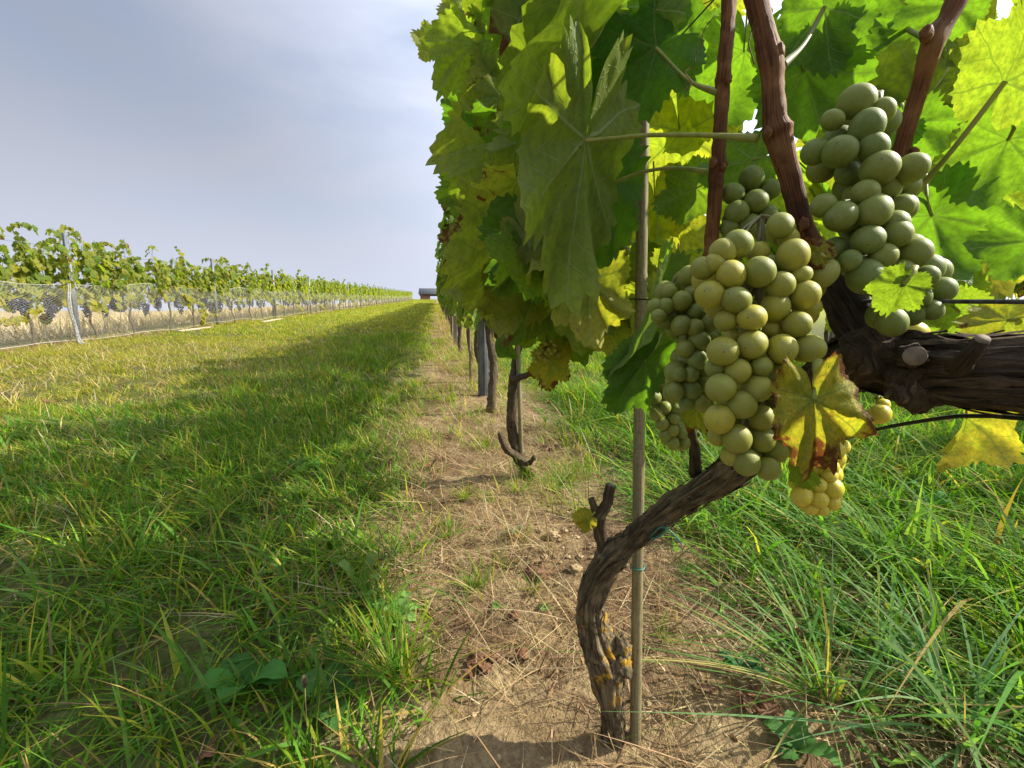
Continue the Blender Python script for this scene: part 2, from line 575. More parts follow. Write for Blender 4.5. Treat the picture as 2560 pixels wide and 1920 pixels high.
def mesh_of(name, parts, mat, smooth=True):
    V, F, U = merge(parts)
    fl = [i for q in F for i in q]
    return mesh_np(name, [tuple(v) for v in V], fl, [len(q) for q in F], mat, U, None, smooth)

def tube(name, pts, rad, mat, parent=None, **kw):
    if parent is None:
        return link(name, mesh_of(name, [tube_arrays(pts, rad, **kw)], mat))
    o = link(name, mesh_of(name, [tube_arrays(pts, rad, **kw)], mat))
    return rel(parent, o)

def box_arrays(x0, x1, y0, y1, z0, z1):
    V = [Vector(p) for p in ((x0, y0, z0), (x1, y0, z0), (x1, y1, z0), (x0, y1, z0), (x0, y0, z1), (x1, y0, z1), (x1, y1, z1), (x0, y1, z1))]
    F = [(0, 3, 2, 1), (4, 5, 6, 7), (0, 1, 5, 4), (1, 2, 6, 5), (2, 3, 7, 6), (3, 0, 4, 7)]
    return V, F, [(0, 0)] * 8

# ---- vine leaves: outline in polar form about the petiole point, tip along +Y, length 1
_KA = np.radians([0, 14, 31, 50, 66, 84, 104, 124, 142, 160, 172, 180])
_KR = np.array([1.0, .90, .70, .88, .80, .60, .70, .62, .60, .54, .40, .16])
def leaf_outline(n, teeth, depth, rs, jit=.05):
    a = np.linspace(-math.pi * .985, math.pi * .985, n)
    j = 1 + rs.uniform(-jit, jit, len(_KR))
    j2 = 1 + rs.uniform(-jit, jit, len(_KR))
    aa = np.abs(a)
    r = np.where(a < 0, np.interp(aa, _KA, _KR * j), np.interp(aa, _KA, _KR * j2))
    if n > 30:
        k = np.array([.25, .5, .25])
        for _ in range(max(1, n // 60)):
            r[1:-1] = np.convolve(r, k, 'valid')
    t = (a / (2 * math.pi) * teeth + .25) % 1.0
    saw = np.where(t < .62, t / .62, (1 - t) / .38)
    ti_ = np.clip(np.floor(a / (2 * math.pi) * teeth + .25).astype(int) + teeth, 0, 2 * teeth)
    amp = depth * (1 + .4 * np.sin(a * 7 + rs.uniform(0, 6))) * rs.uniform(.35, 1.7, 2 * teeth + 1)[ti_]
    return a, r * (1 + amp * (saw - .55))

def leaf_template(seed, n, rings, teeth, depth, fold=.15, kx=.3, ky=.4, wave=.05, cup=.12):
    rs = np.random.RandomState(seed)
    a, r = leaf_outline(n, teeth, depth, rs)
    fr = np.linspace(0, 1, rings + 1)[1:] ** .8
    X = np.concatenate([[0]] + [r * f * np.sin(a) for f in fr])
    Y = np.concatenate([[0]] + [r * f * np.cos(a) for f in fr])
    A = np.concatenate([[0]] + [a for f in fr])
    rad = np.hypot(X, Y)
    Z = wave * rad ** 1.6 * (np.sin(A * 5 + rs.uniform(0, 6)) + .6 * np.sin(A * 9 + rs.uniform(0, 6)))
    # puckered between the veins
    at_ = np.abs(np.arctan2(X, Y))
    for c in (0, R(53), R(108)):
        Z = Z - cup * .45 * rad * np.exp(-((at_ - c) / .16) ** 2)
    Z = Z + cup * .25 * rad
    uv = np.stack([X, Y], 1)
    # fold along the midrib, then roll across, then droop along
    x = X * math.cos(fold)
    z = Z + np.abs(X) * math.sin(fold)
    if abs(kx) > 1e-3:
        z = z + (1 - np.cos(kx * x)) / kx * -1.0
        x = np.sin(kx * x) / kx
    y = Y
    if abs(ky) > 1e-3:
        y2 = (np.sin(ky * y)) / ky - z * 0 
        zz = -(1 - np.cos(ky * y)) / ky
        # carry the thickness offset along the bent normal
        y, z = y2 + z * np.sin(ky * y), zz + z * np.cos(ky * y)
    V = np.stack([x, y, z], 1)
    F = []
    for k in range(n - 1):
        F.append((0, 1 + k + 1, 1 + k))
    tri = np.array(F, np.int32)
    Q = []
    for ri in range(rings - 1):
        b0, b1 = 1 + ri * n, 1 + (ri + 1) * n
        k = np.arange(n - 1)
        Q.append(np.stack([b0 + k, b0 + k + 1, b1 + k + 1, b1 + k], 1))
    quad = np.concatenate(Q) if Q else np.zeros((0, 4), np.int32)
    return V, tri, quad, uv

def leaf_frame(tip, nrm):
    """columns x, y(tip), z(face)"""
    y = Vector(tip).normalized()
    z = Vector(nrm)
    z = (z - y * z.dot(y)).normalized()
    x = y.cross(z)
    return np.array([[x.x, y.x, z.x], [x.y, y.y, z.y], [x.z, y.z, z.z]])

class LeafBatch:
    def __init__(s):
        s.V, s.T, s.Q, s.U, s.C, s.n = [], [], [], [], [], 0
    def add(s, tpl, pos, frame, size, tint):
        V, tri, quad, uv = tpl
        s.V.append(V @ frame.T * size + np.array(pos))
        s.T.append(tri + s.n); s.Q.append(quad + s.n)
        s.U.append(uv)
        s.C.append(np.tile(np.array(tint, np.float32), (len(V), 1)))
        s.n += len(V)
    def stick(s, a, b, w, tint=(.35, .0, .5)):
        """a thin three-sided stalk"""
        a, b = np.array(a), np.array(b)
        d = b - a
        p = np.cross(d, (0.3, .5, .8)); p /= np.linalg.norm(p) + 1e-9
        q = np.cross(d / (np.linalg.norm(d) + 1e-9), p)
        ring = [p, -.5 * p + .87 * q, -.5 * p - .87 * q]
        V = np.array([a + w * r_ for r_ in ring] + [b + w * r_ for r_ in ring])
        quad = np.array([(i, (i + 1) % 3, 3 + (i + 1) % 3, 3 + i) for i in range(3)])
        s.V.append(V); s.Q.append(quad + s.n); s.T.append(np.zeros((0, 3), np.int32))
        s.U.append(np.tile([[0.02, .3]], (6, 1)))
        s.C.append(np.tile(np.array(tint, np.float32), (6, 1)))
        s.n += 6
    def mesh(s, name, mat):
        V = np.concatenate(s.V); T = np.concatenate(s.T); Q = np.concatenate(s.Q)
        fl = np.concatenate([T.ravel(), Q.ravel()])
        per = np.concatenate([np.full(len(T), 3), np.full(len(Q), 4)])
        return mesh_np(name, V, fl, per, mat, np.concatenate(s.U), np.concatenate(s.C))

TPL = {}
def templates(lod):
    if lod not in TPL:
        n, rings, teeth, dep = {0: (132, 8, 36, .10), 1: (85, 4, 28, .10), 2: (33, 2, 11, .15), 3: (15, 1, 5, .12)}[lod]
        rs = random.Random(lod + 7)
        TPL[lod] = [leaf_template(100 + i, n, rings, teeth, dep, rs.uniform(-.05, .6), rs.uniform(-.7, 1.3), rs.uniform(.1, 1.6), rs.uniform(.05, .13), rs.uniform(.08, .25)) for i in range(7)]
    return TPL[lod]

# ---- grass blades, many at a time
def blades(name, pos, h, w, az, lean, curl, rgb, mat, seg=3, twist=None):
    n = len(pos)
    s = np.linspace(0, 1, seg + 1)
    out = (lean * h)[:, None] * s + (curl * h)[:, None] * s ** 2
    up = h[:, None] * (s - .55 * np.clip(curl, 0, 2)[:, None] * s ** 2.2 * .8) * np.cos(np.clip(lean, 0, 1.3) * .8)[:, None]
    ca, sa = np.cos(az), np.sin(az)
    tw = az + math.pi / 2 + (twist if twist is not None else 0)
    cx, sx = np.cos(tw), np.sin(tw)
    wd = (w[:, None] * np.clip((1 - s ** 1.8), .04, 1) * (0.75 + .25 * np.sin(s * math.pi))) * .5
    V = np.empty((n, seg + 1, 2, 3), np.float32)
    for k, sg in ((0, -1), (1, 1)):
        V[:, :, k, 0] = pos[:, 0:1] + out * ca[:, None] + sg * wd * cx[:, None]
        V[:, :, k, 1] = pos[:, 1:2] + out * sa[:, None] + sg * wd * sx[:, None]
        V[:, :, k, 2] = pos[:, 2:3] + np.maximum(up, .002)
    base = (np.arange(n) * (seg + 1) * 2)[:, None, None]
    j = np.arange(seg)[None, :, None] * 2
    F = base + j + np.array([0, 1, 3, 2])[None, None, :]
    C = np.repeat(rgb, (seg + 1) * 2, axis=0)
    return mesh_np(name, V.reshape(-1, 3), F.reshape(-1), 4, mat, None, C, True)

# ------------------------------------------------------------------ ground
def graded(spec):
    out = []
    for a, b, st in spec:
        out.append(np.arange(a, b, st))
    out.append([spec[-1][1]])
    return np.concatenate(out)
gx = graded([(-2500, -200, 300), (-200, -40, 20), (-40, -8, 2), (-8, -1.2, .25), (-1.2, 2.4, .025), (2.4, 8, .25), (8, 40, 2), (40, 200, 20), (200, 2600, 300)])
gy = graded([(-400, -40, 60), (-40, -4, 3), (-4, .2, .2), (.2, 3.6, .025), (3.6, 12, .2), (12, 130, 1.5), (130, 300, 17), (300, 2600, 300)])
XX, YY = np.meshgrid(gx, gy)
ZZ = G(XX, YY)
def hsh(x, y, k):
    return np.sin(x * 31.7 * k + np.sin(y * 23.1 * k) * 2.1) * np.sin(y * 37.3 * k + np.sin(x * 19.7 * k) * 1.7)
inner = ((XX > -1.2) & (XX < 2.4) & (YY > .2) & (YY < 3.6)).astype(float)
ZZ = ZZ + inner * (.008 * hsh(XX, YY, .55) + .006 * hsh(XX, YY, 1.3) + .004 * np.random.RandomState(2).normal(0, 1, XX.shape))
nx_, ny_ = len(gx), len(gy)
k0 = (np.arange(ny_ - 1)[:, None] * nx_ + np.arange(nx_ - 1)[None, :]).ravel()
ground = link('ground', mesh_np('ground', np.stack([XX.ravel(), YY.ravel(), ZZ.ravel()], 1), np.stack([k0, k0 + 1, k0 + nx_ + 1, k0 + nx_], 1), 4, M['soil']))
tag(ground, 'bare tan soil strips and turf sloping up to the crest', 'ground', kind='structure')

# ------------------------------------------------------------------ grass
rs = np.random.RandomState(5)
def in_view(p, margin=350):
    v = p - np.array(CAM)
    d = v @ np.array(camF)
    px = CX + FPX * (v @ np.array(camR)) / np.maximum(d, .05)
    py = CY - FPX * (v @ np.array(camU)) / np.maximum(d, .05)
    return (d > .12) & (px > -margin) & (px < 2560 + margin) & (py > 500) & (py < 1920 + margin)

def palette(n, cols, wts):
    c = np.array(cols)[rs.choice(len(cols), n, p=np.array(wts) / sum(wts))]
    return c * rs.uniform(.72, 1.3, (n, 1)) * rs.uniform(.92, 1.08, (n, 3))

def vnoise(x, y, sc, sd):
    """smooth value noise on a lattice, 0..1"""
    r_ = np.random.RandomState(sd).rand(256, 256)
    u, v = x * sc + 1000, y * sc + 1000
    i, j = np.floor(u).astype(int), np.floor(v).astype(int)
    fx, fy = u - i, v - j
    fx, fy = fx * fx * (3 - 2 * fx), fy * fy * (3 - 2 * fy)
    a, b, c, d = r_[i % 256, j % 256], r_[(i + 1) % 256, j % 256], r_[i % 256, (j + 1) % 256], r_[(i + 1) % 256, (j + 1) % 256]
    return (a * (1 - fx) + b * fx) * (1 - fy) + (c * (1 - fx) + d * fx) * fy

LUSH = [(.050, .130, .009), (.085, .195, .012), (.110, .205, .032), (.185, .260, .016), (.28, .26, .03), (.37, .28, .075)]
LUSHW = [2.4, 3.0, 1.5, 2.2, 1.0, .8]
LAWN = [(.12, .170, .014), (.20, .220, .020), (.265, .255, .030), (.33, .275, .05), (.42, .33, .11), (.08, .135, .012)]
LAWNW = [1.6, 2.6, 2.4, 1.5, .9, 1.0]
DRY = [(.34, .245, .125), (.44, .34, .19), (.25, .165, .085), (.17, .105, .055), (.40, .34, .21)]
DRYW = [3, 2, 1.6, 1, 1]

def tufts(cx, cy, per, rad, h, hv, w, cols, wts, lean=.25, leanv=.35, curl=.5, name='', mat=None, seg=3, outward=.6, lenw=1.0):
    n = len(cx)
    k = rs.poisson(per, n)
    idx = np.repeat(np.arange(n), k)
    m = len(idx)
    a = rs.uniform(0, 2 * math.pi, m)
    q = np.sqrt(rs.rand(m)) * rad
    x, y = cx[idx] + q * np.cos(a), cy[idx] + q * np.sin(a)
    th = rs.lognormal(0, hv, n)[idx] * rs.lognormal(0, .32, m)
    hh = (h[idx] if not np.isscalar(h) else h) * np.clip(th, .3, 2.3)
    az = a * outward + rs.uniform(0, 2 * math.pi, m) * (1 - outward) + rs.normal(0, .5, m)
    P = np.stack([x, y, G(x, y) - .004], 1)
    ok = in_view(P)
    tone = rs.lognormal(0, .16, n)[idx][:, None]
    C = palette(m, cols, wts) * tone
    ln = np.clip(np.abs(rs.normal(lean, leanv, m)), .02, 1.4)
    cu = np.clip(rs.normal(curl, .35, m), 0, 1.3)
    ww = w * rs.uniform(.6, 1.5, m) * (1 + .0 * hh)
    me = blades(name, P[ok], hh[ok], ww[ok], az[ok], ln[ok], cu[ok], C[ok], mat, seg, rs.normal(0, .5, m)[ok])
    return me

def scatter(x0, x1, y0, y1, dens):
    n = int((x1 - x0) * (y1 - y0) * dens)
    x, y = rs.uniform(x0, x1, n), rs.uniform(y0, y1, n)
    return x, y
def keep(x, y, prob):
    k = rs.rand(len(x)) < prob
    return x[k], y[k]
def strip_edge(x, y, amt=.22):
    return (vnoise(x, y, 1.6, 3) - .5) * amt * 2 + (vnoise(x, y, 5, 4) - .5) * amt

def add_grass(me, label):
    o = link('grass', me)
    tag(o, label, 'grass', kind='stuff')
    return o

# tall lush grass beside the strip, camera side, then thinning into the mown alley
x, y = scatter(-4.2, -.0, .15, 3.4, 290)
e = strip_edge(x, y)
x, y = keep(x, y, np.clip((-.16 + e - x) / .16, 0, 1) * np.where(x < -2.4, .75, 1))
hh = .036 + .026 * np.exp(-((x + .8) / .8) ** 2) + .04 * vnoise(x, y, 1.1, 9)
add_grass(tufts(x, y, 13, .06, hh, .35, .0056, LUSH, LUSHW, .45, .4, .65, 'grass', M['grass'], 4), 'long lush grass beside the bare strip')
# wide arching blades
x, y = scatter(-3.2, -.2, .2, 3.0, 36)
x, y = keep(x, y, np.clip((-.22 + strip_edge(x, y) - x) / .2, 0, 1))
add_grass(tufts(x, y, 7, .05, .115, .3, .0095, [(.06, .15, .018), (.09, .19, .03), (.12, .21, .045), (.22, .24, .03), (.34, .27, .07)], [3, 3, 2, .8, .2], .5, .4, .7, 'grass', M['grass'], 5), 'broad arching grass blades')
# mown alley further off
x, y = scatter(-5.9, -.05, 3.2, 9.5, 120)
e = strip_edge(x, y)
x, y = keep(x, y, np.clip((-.10 + e - x) / .25, 0, 1))
hh = .055 + .05 * np.exp(-((x + .9) / .8) ** 2)
lushp = np.exp(-((x + .8) / 1.3) ** 2)
s_ = rs.rand(len(x)) < lushp
add_grass(tufts(x[s_], y[s_], 14, .08, hh[s_], .25, .0062, LUSH, LUSHW, .4, .4, .55, 'grass', M['grass'], 3), 'green grass along the vine row')
add_grass(tufts(x[~s_], y[~s_], 14, .09, hh[~s_] * .9, .25, .0062, LAWN, LAWNW, .55, .4, .5, 'grass', M['grass'], 3), 'mown yellow green grass alley')
x, y = scatter(-6.2, -3.8, .4, 3.4, 150)
add_grass(tufts(x, y, 15, .08, .06, .25, .005, LAWN, LAWNW, .55, .4, .5, 'grass', M['grass'], 3), 'mown yellow green grass alley')
x, y = scatter(-4.2, -1.6, 1.6, 3.4, 70)
x, y = keep(x, y, np.clip((-1.6 - x) / 1.6, 0, 1))
add_grass(tufts(x, y, 15, .08, .075, .25, .005, LAWN, LAWNW, .5, .4, .5, 'grass', M['grass'], 3), 'mown yellow green grass alley')
for (ya, yb, dn, w_) in ((9.5, 20, 42, .012), (20, 40, 13, .024), (40, 63, 7, .04), (63, 113, 3, .07)):
    x, y = scatter(-5.9, 0, ya, yb, dn)
    x, y = keep(x, y, np.clip((.0 + strip_edge(x, y) - x) / .25, 0, 1))
    add_grass(tufts(x, y, 11, .13, .065, .2, w_, LAWN + LUSH[:2], LAWNW + [.8, .8], .5, .4, .5, 'grass', M['grass'], 2), 'mown grass running up to the crest')
# grass on the far side of this row
x, y = scatter(.55, 3.4, .02, 3.4, 215)
e = strip_edge(x, y)
x, y = keep(x, y, np.clip((x - .66 - e) / .18, 0, 1))
hh = .09 + .08 * vnoise(x, y, 1.3, 11)
add_grass(tufts(x, y, 12, .065, hh, .35, .0074, LUSH, [3.4, 3.4, 2.2, 1.4, .45, .4], .5, .4, .7, 'grass', M['grass'], 4), 'tall rank grass on the far side of the vines')
x, y = scatter(.6, 3.0, .05, 2.6, 46)
x, y = keep(x, y, np.clip((x - .70 - strip_edge(x, y)) / .2, 0, 1))
add_grass(tufts(x, y, 8, .05, .19, .35, .0105, [(.06, .15, .02), (.09, .19, .035), (.13, .22, .055), (.20, .24, .03), (.38, .29, .10)], [3, 3, 3, .8, .5], .5, .35, .6, 'grass', M['grass'], 5), 'broad arching grass blades by the vine foot')
x, y = scatter(.5, 6.5, 3.0, 9.5, 90)
e = strip_edge(x, y)
x, y = keep(x, y, np.clip((x - .62 - e) / .2, 0, 1) * np.where(np.abs(x - 5.2) < .5, .15, 1))
add_grass(tufts(x, y, 13, .09, .10, .3, .0068, LUSH, LUSHW, .45, .4, .6, 'grass', M['grass'], 3), 'green grass in the next alley')
x, y = scatter(3.2, 8.5, -.6, 3.2, 110)
x, y = keep(x, y, np.where(np.abs(x - 5.2) < .5, .15, 1))
add_grass(tufts(x, y, 14, .08, .10, .3, .006, LUSH, LUSHW, .45, .4, .6, 'grass', M['grass'], 3), 'green grass in the next alley')
x, y = scatter(.6, 9, 9.5, 34, 14)
add_grass(tufts(x, y, 11, .13, .09, .2, .016, LUSH, LUSHW, .5, .4, .5, 'grass', M['grass'], 2), 'green grass in the next alley')
# sparse tufts on the bare strip
x, y = scatter(-.28, .8, .25, 9, 95)
x, y = keep(x, y, np.clip(.07 + 1.0 * (y - 1.0), .03, 1.3) * (.25 + 1.0 * (vnoise(x, y, 2.5, 8) > .45)))
add_grass(tufts(x, y, 15, .06, .085, .35, .0042, LUSH[:5] + DRY[:2], [1, 2, .6, 3, 1, .8, .8], .35, .35, .5, 'grass', M['grass'], 4), 'sparse grass tufts on the bare strip')
x, y = scatter(.0, .6, 9, 60, 18)
add_grass(tufts(x, y, 10, .12, .09, .35, .012, LAWN, LAWNW, .35, .35, .5, 'grass', M['grass'], 2), 'thin grass under the far vines')
# dry straw on the soil
def add_straw(me, label):
    o = link('dry_grass', me)
    tag(o, label, 'dry grass', kind='stuff')
x, y = scatter(-.4, 1.0, .2, 3.6, 620)
x, y = keep(x, y, np.clip(vnoise(x, y, 2.2, 21) * 1.7 - .35, .06, 1) * np.clip(1.3 - np.abs(x - .3) / .75, 0, 1))
add_straw(tufts(x, y, 9, .10, .045, .5, .0022, DRY, DRYW, 1.3, .5, .3, 'dry_grass', M['straw'], 3, .1), 'flattened dead grass on the soil')
x, y = scatter(-.25, .85, .35, 3.2, 50)
add_straw(tufts(x, y, 9, .09, .095, .5, .0024, DRY, DRYW, .95, .4, .5, 'dry_grass', M['straw'], 5, .2), 'long loose dry stalks by the vine foot')
x, y = scatter(.0, .65, 3.4, 14, 26)
add_straw(tufts(x, y, 12, .12, .17, .35, .005, DRY, DRYW, .5, .35, .7, 'dry_grass', M['straw'], 4, .4), 'dry grass standing under the row')
x, y = scatter(4.8, 5.6, -2, 16, 30)
add_straw(tufts(x, y, 12, .12, .15, .35, .007, DRY, DRYW, .6, .35, .7, 'dry_grass', M['straw'], 3, .4), 'dry grass under the next row')
x, y = scatter(-6.2, -5.5, 1.5, 60, 26)
add_straw(tufts(x, y, 9, .12, .10, .35, .008, DRY + LAWN[:3], DRYW + [2, 2, 2], .6, .35, .6, 'dry_grass', M['straw'], 3, .4), 'dry grass under the netted row')
# matted brown litter
x, y = scatter(-.25, .9, .3, 2.6, 260)
x, y = keep(x, y, (vnoise(x, y, 2.8, 33) > .56) * 1.0)
add_straw(tufts(x, y, 12, .06, .030, .5, .003, [(.17, .10, .055), (.24, .155, .085), (.30, .21, .12), (.10, .06, .035)], [3, 3, 2, 2], 1.4, .5, .3, 'dry_grass', M['straw'], 3, .1), 'matted brown litter on the soil')
# low round-leaved ground cover in the turf
CLV = [(.06, .16, .015), (.09, .20, .02), (.12, .22, .035), (.17, .24, .03)]
for x0_, x1_, n_ in ((-3.6, -.2, 150), (.7, 3.0, 130)):
    x, y = scatter(x0_, x1_, .2, 3.6, n_)
    x, y = keep(x, y, (vnoise(x, y, 1.7, 41) > .55) * 1.0)
    me = tufts(x, y, 6, .045, .036, .3, .015, CLV, [2, 3, 2, 1], .8, .3, .6, 'ground_cover', M['weed'], 4)
    tag(link('ground_cover', me), 'low broad leaved ground cover between the grass blades', 'ground cover', kind='stuff')
# straw in the mown alley and thatch between the lush blades
x, y = scatter(-5.5, -.2, .3, 8, 70)
add_straw(tufts(x, y, 6, .10, .075, .5, .0045, DRY, DRYW, 1.0, .5, .3, 'dry_grass', M['straw'], 3, .1), 'dead stalks in the turf')
x, y = scatter(.7, 3.2, .1, 3.2, 34)
add_straw(tufts(x, y, 6, .08, .09, .5, .004, DRY, DRYW, .8, .5, .5, 'dry_grass', M['straw'], 4, .2), 'dead stalks in the rank grass')
# the hay-coloured field behind the netted row
x, y = scatter(-30, -6.8, 0, 34, 16)
add_straw(tufts(x, y, 9, .22, .28, .25, .02, [(.40, .32, .19), (.47, .39, .25), (.33, .26, .14), (.26, .24, .10)], [3, 3, 2, 1], .35, .3, .4, 'dry_grass', M['straw'], 2, .3), 'pale dry meadow beyond the netted vines')

# ------------------------------------------------------------------ vines of the rows
def vine_meshes(seed, lod, head=.68, top=1.75, shoots=11, leaf=.105, half=.56, thick=.13, yellow=.25, low_yellow=.5, dens=1.0, flop=.25, trunk_r=.026, brown=.1):
    rd = random.Random(seed)
    T = templates(lod)
    # trunk with two short arms
    wob = lambda s: rd.uniform(-s, s)
    pts = [(wob(.02), wob(.03), -.06), (wob(.03), wob(.03), .12), (wob(.04), wob(.05), .32), (wob(.03), wob(.04), head - .14), (wob(.02), wob(.03), head)]
    n = 14 if lod < 3 else 7
    st = .02 if lod < 3 else .06
    tr = [tube_arrays(pts, [trunk_r * 1.35, trunk_r, trunk_r * 1.02, trunk_r * .9, trunk_r * 1.1], st, n, .35, seed, .25)]
    e = pts[-1]
    for sg in (-1, 1):
        arm = [e, (e[0] + wob(.02), e[1] + sg * .14, head + .05), (wob(.02), sg * .34, head + .08 + wob(.02)), (wob(.02), sg * half, head + .07)]
        tr.append(tube_arrays(arm, [trunk_r * .8, trunk_r * .6, trunk_r * .45, trunk_r * .3], st, max(6, n - 4), .3, seed + sg, .2))
    tm = mesh_of('trunk', tr, M['row_bark'])
    L = LeafBatch()
    for k in range(shoots):
        y0 = -half + 2 * half * (k + .5) / shoots + wob(.04)
        p = Vector((wob(.03), y0, head + .07))
        d = Vector((wob(.22), wob(.16), 1)).normalized()
        zt = top * rd.uniform(.82, 1.08)
        if rd.random() < .18: zt += .22
        node = 0
        side = rd.choice((-1, 1))
        cut = p.copy()
        while node < 34:
            stepl = rd.uniform(.055, .085)
            d = (d + Vector((wob(.12), wob(.12), .05)) + Vector((-p.x * .5, 0, 0))).normalized()
            if p.z > zt:
                d = (d + Vector((wob(.5), wob(.5), -flop * 1.6))).normalized()
            q = p + d * stepl
            L.stick(p, q, .0032 if lod < 3 else .005, (.5, .35, .4))
            p = q
            node += 1
            if p.z > zt + .02 and rd.random() < .30: break
            for rep in range(2 if rd.random() < .45 * dens else 1):
                side = -side
                az = (0 if side > 0 else math.pi) + rd.gauss(0, .75)
                pd = Vector((math.cos(az), math.sin(az), rd.uniform(-.1, .5))).normalized()
                f = min(1, (zt + .25 - p.z) / .35)
                f = max(.35, f)
                ln = rd.uniform(.05, .11) * f
                lp = p + pd * ln
                over = abs(lp.x) - thick - .09
                if over > 0 and rd.random() < .85: lp.x -= math.copysign(over * .8, lp.x)
                L.stick(p, lp, .0016 if lod < 3 else .003, (.3, .1, .6))
                droop = rd.uniform(.5, 1.7)
                tip = Vector((pd.x, pd.y, 0)) * rd.uniform(.4, 1.0) + Vector((wob(.4), wob(.4), -droop))
                nrm = Vector((pd.x, pd.y * .6, 0)) * rd.uniform(.3, 1.1) + Vector((wob(.35) + .15, wob(.35), rd.uniform(.35, 1.0)))
                low = max(0, 1 - (p.z - head) / .30)
                ye = min(1, max(0, rd.gauss(yellow, .2) + low_yellow * low * rd.random()))
                br = rd.uniform(.3, .9) if rd.random() < brown + .25 * low * low_yellow else 0
                L.add(rd.choice(T), lp, leaf_frame(tip, nrm), leaf * rd.uniform(.7, 1.25) * (.45 + .55 * f), (ye, br, rd.random()))
    # leaves that hang about the fruit zone
    for k in range(int(16 * dens)):
        az = rd.choice((0, math.pi)) + rd.gauss(0, .7)
        lp = Vector((math.cos(az) * thick, wob(half), head + rd.uniform(-.04, .16)))
        tip = Vector((math.cos(az) * .4, wob(.5), -1))
        L.add(rd.choice(T), lp, leaf_frame(tip, Vector((math.cos(az), wob(.5), .35))), leaf * rd.uniform(.7, 1.2), (min(1, rd.random() * (yellow + low_yellow)), rd.choice((0, 0, .5)), rd.random()))
    return tm, L.mesh('crown', M['leaf'])

def vine_thing(meshes, loc, label, group, rz=0.0, cat='vine', name='grapevine'):
    o = empty(name, loc, label, cat, group)
    o.rotation_euler[2] = rz
    link('trunk', meshes[0], o)
    link('crown', meshes[1], o)
    return o

rd = random.Random(31)
# -- the netted row across the grass
lm = [vine_meshes(200 + i, 2, .62, 1.42, 13, .088, .56, .16, .42, .75, 1.5, .30, .018) for i in range(5)]
lf = [vine_meshes(220 + i, 3, .62, 1.42, 10, .105, .56, .14, .38, .5, .8, .30, .024) for i in range(3)]
LYS = [2.1 + 1.12 * i for i in range(99)]
for i, y in enumerate(LYS):
    near = y < 17
    ms = lm[i % 5] if near else lf[i % 3]
    lab = 'leafy vine of the netted row with dark fruit behind the white net' if near else 'distant vine of the netted row climbing to the crest'
    vine_thing(ms, (LX + rd.uniform(-.05, .05), y, g(LX, y)), lab,
               'vines of the netted row, near stretch' if near else 'vines of the netted row, far stretch', rd.choice((0, math.pi)) + rd.uniform(-.05, .05))
# -- the next row beyond this one
nm = [vine_meshes(240 + i, 2, .70, 2.05, 12, .10, .56, .18, .35, .3, 1.25, .25, .026) for i in range(4)]
for i in range(30):
    y = -3.6 + 1.12 * i
    vine_thing(nm[i % 4], (NX + rd.uniform(-.05, .05), y, g(NX, y)), 'green vine of the next row seen through gaps in the near leaves',
               'vines of the next row beyond the near one', rd.choice((0, math.pi)))
# -- this row, beyond its first two vines
rm1 = [vine_meshes(260 + i, 1, .64, 1.9, 9, .095, .56, .17, .12, .3, 1.3, .2, .026) for i in range(2)]
rm2 = [vine_meshes(270 + i, 2, .66, 2.0, 13, .105, .56, .16, .12, .3, 1.35, .2, .026) for i in range(3)]
rm3 = [vine_meshes(280 + i, 3, .66, 2.0, 11, .135, .56, .17, .12, .3, 1.0, .2, .028) for i in range(3)]
ordn = ['third', 'fourth', 'fifth', 'sixth']
RYS = [2.98 + 1.1 * i for i in range(52)]
for i, y in enumerate(RYS):
    if i == 0: ms = rm1[0]
    elif i == 1: ms = rm1[1]
    elif i < 9: ms = rm2[i % 3]
    else: ms = rm3[i % 3]
    if i == 0: lab, gr = 'upright dark trunk in front of the nearest grey metal post, leaves above', 'vines further along the near row'
    elif i == 1: lab, gr = 'thin leaning trunk just behind the nearest grey metal post', 'vines further along the near row'
    else: lab, gr = 'vine further down the near row, past the nearest metal post', 'vines far down the near row'
    xx = RX + rd.uniform(-.03, .03)
    if i == 0:
        xx, y = on_ground(1229, 1032).xy
    vine_thing(ms, (xx, y, g(xx, y)), lab, gr, rd.choice((0, math.pi)))

# -- posts
def post_mesh(h, w=.055, dpt=.035):
    """folded open steel profile with notched lips"""
    t = .004
    parts = [box_arrays(-w / 2, w / 2, -t, 0, -.3, h), box_arrays(-w / 2 - t, -w / 2, -t, dpt, -.3, h), box_arrays(w / 2, w / 2 + t, -t, dpt, -.3, h),
             box_arrays(-w * .12, w * .12, -t - .008, -t, -.3, h)]
    return mesh_of('metal_post', parts, M['steel'], False)
def lips_mesh(h, w=.055, dpt=.035):
    parts = []
    z = .05
    while z < h - .05:
        for sg in (-1, 1):
            x = sg * (w / 2 + .002)
            parts.append(box_arrays(min(x, x - sg * .012), max(x, x - sg * .012), dpt, dpt + .004, z, z + .055))
            parts.append(box_arrays(min(x + sg * .002, x + sg * .010), max(x + sg * .002, x + sg * .010), .010, .014, z + .02, z + .045))
        z += .10
    return mesh_of('hook_edge', parts, M['steel'], False)
pm, hm = post_mesh(1.72), lips_mesh(1.72)
pm2, hm2 = post_mesh(1.95, .066, .045), lips_mesh(1.95, .066, .045)
def post(x, y, m1, m2, label, group, rz=0, lean=0):
    o = empty('metal_post', (x, y, g(x, y)), label, 'post', group)
    o.rotation_euler = (lean, 0, rz)
    link('profile', m1, o); link('hook_edge', m2, o)
    return o
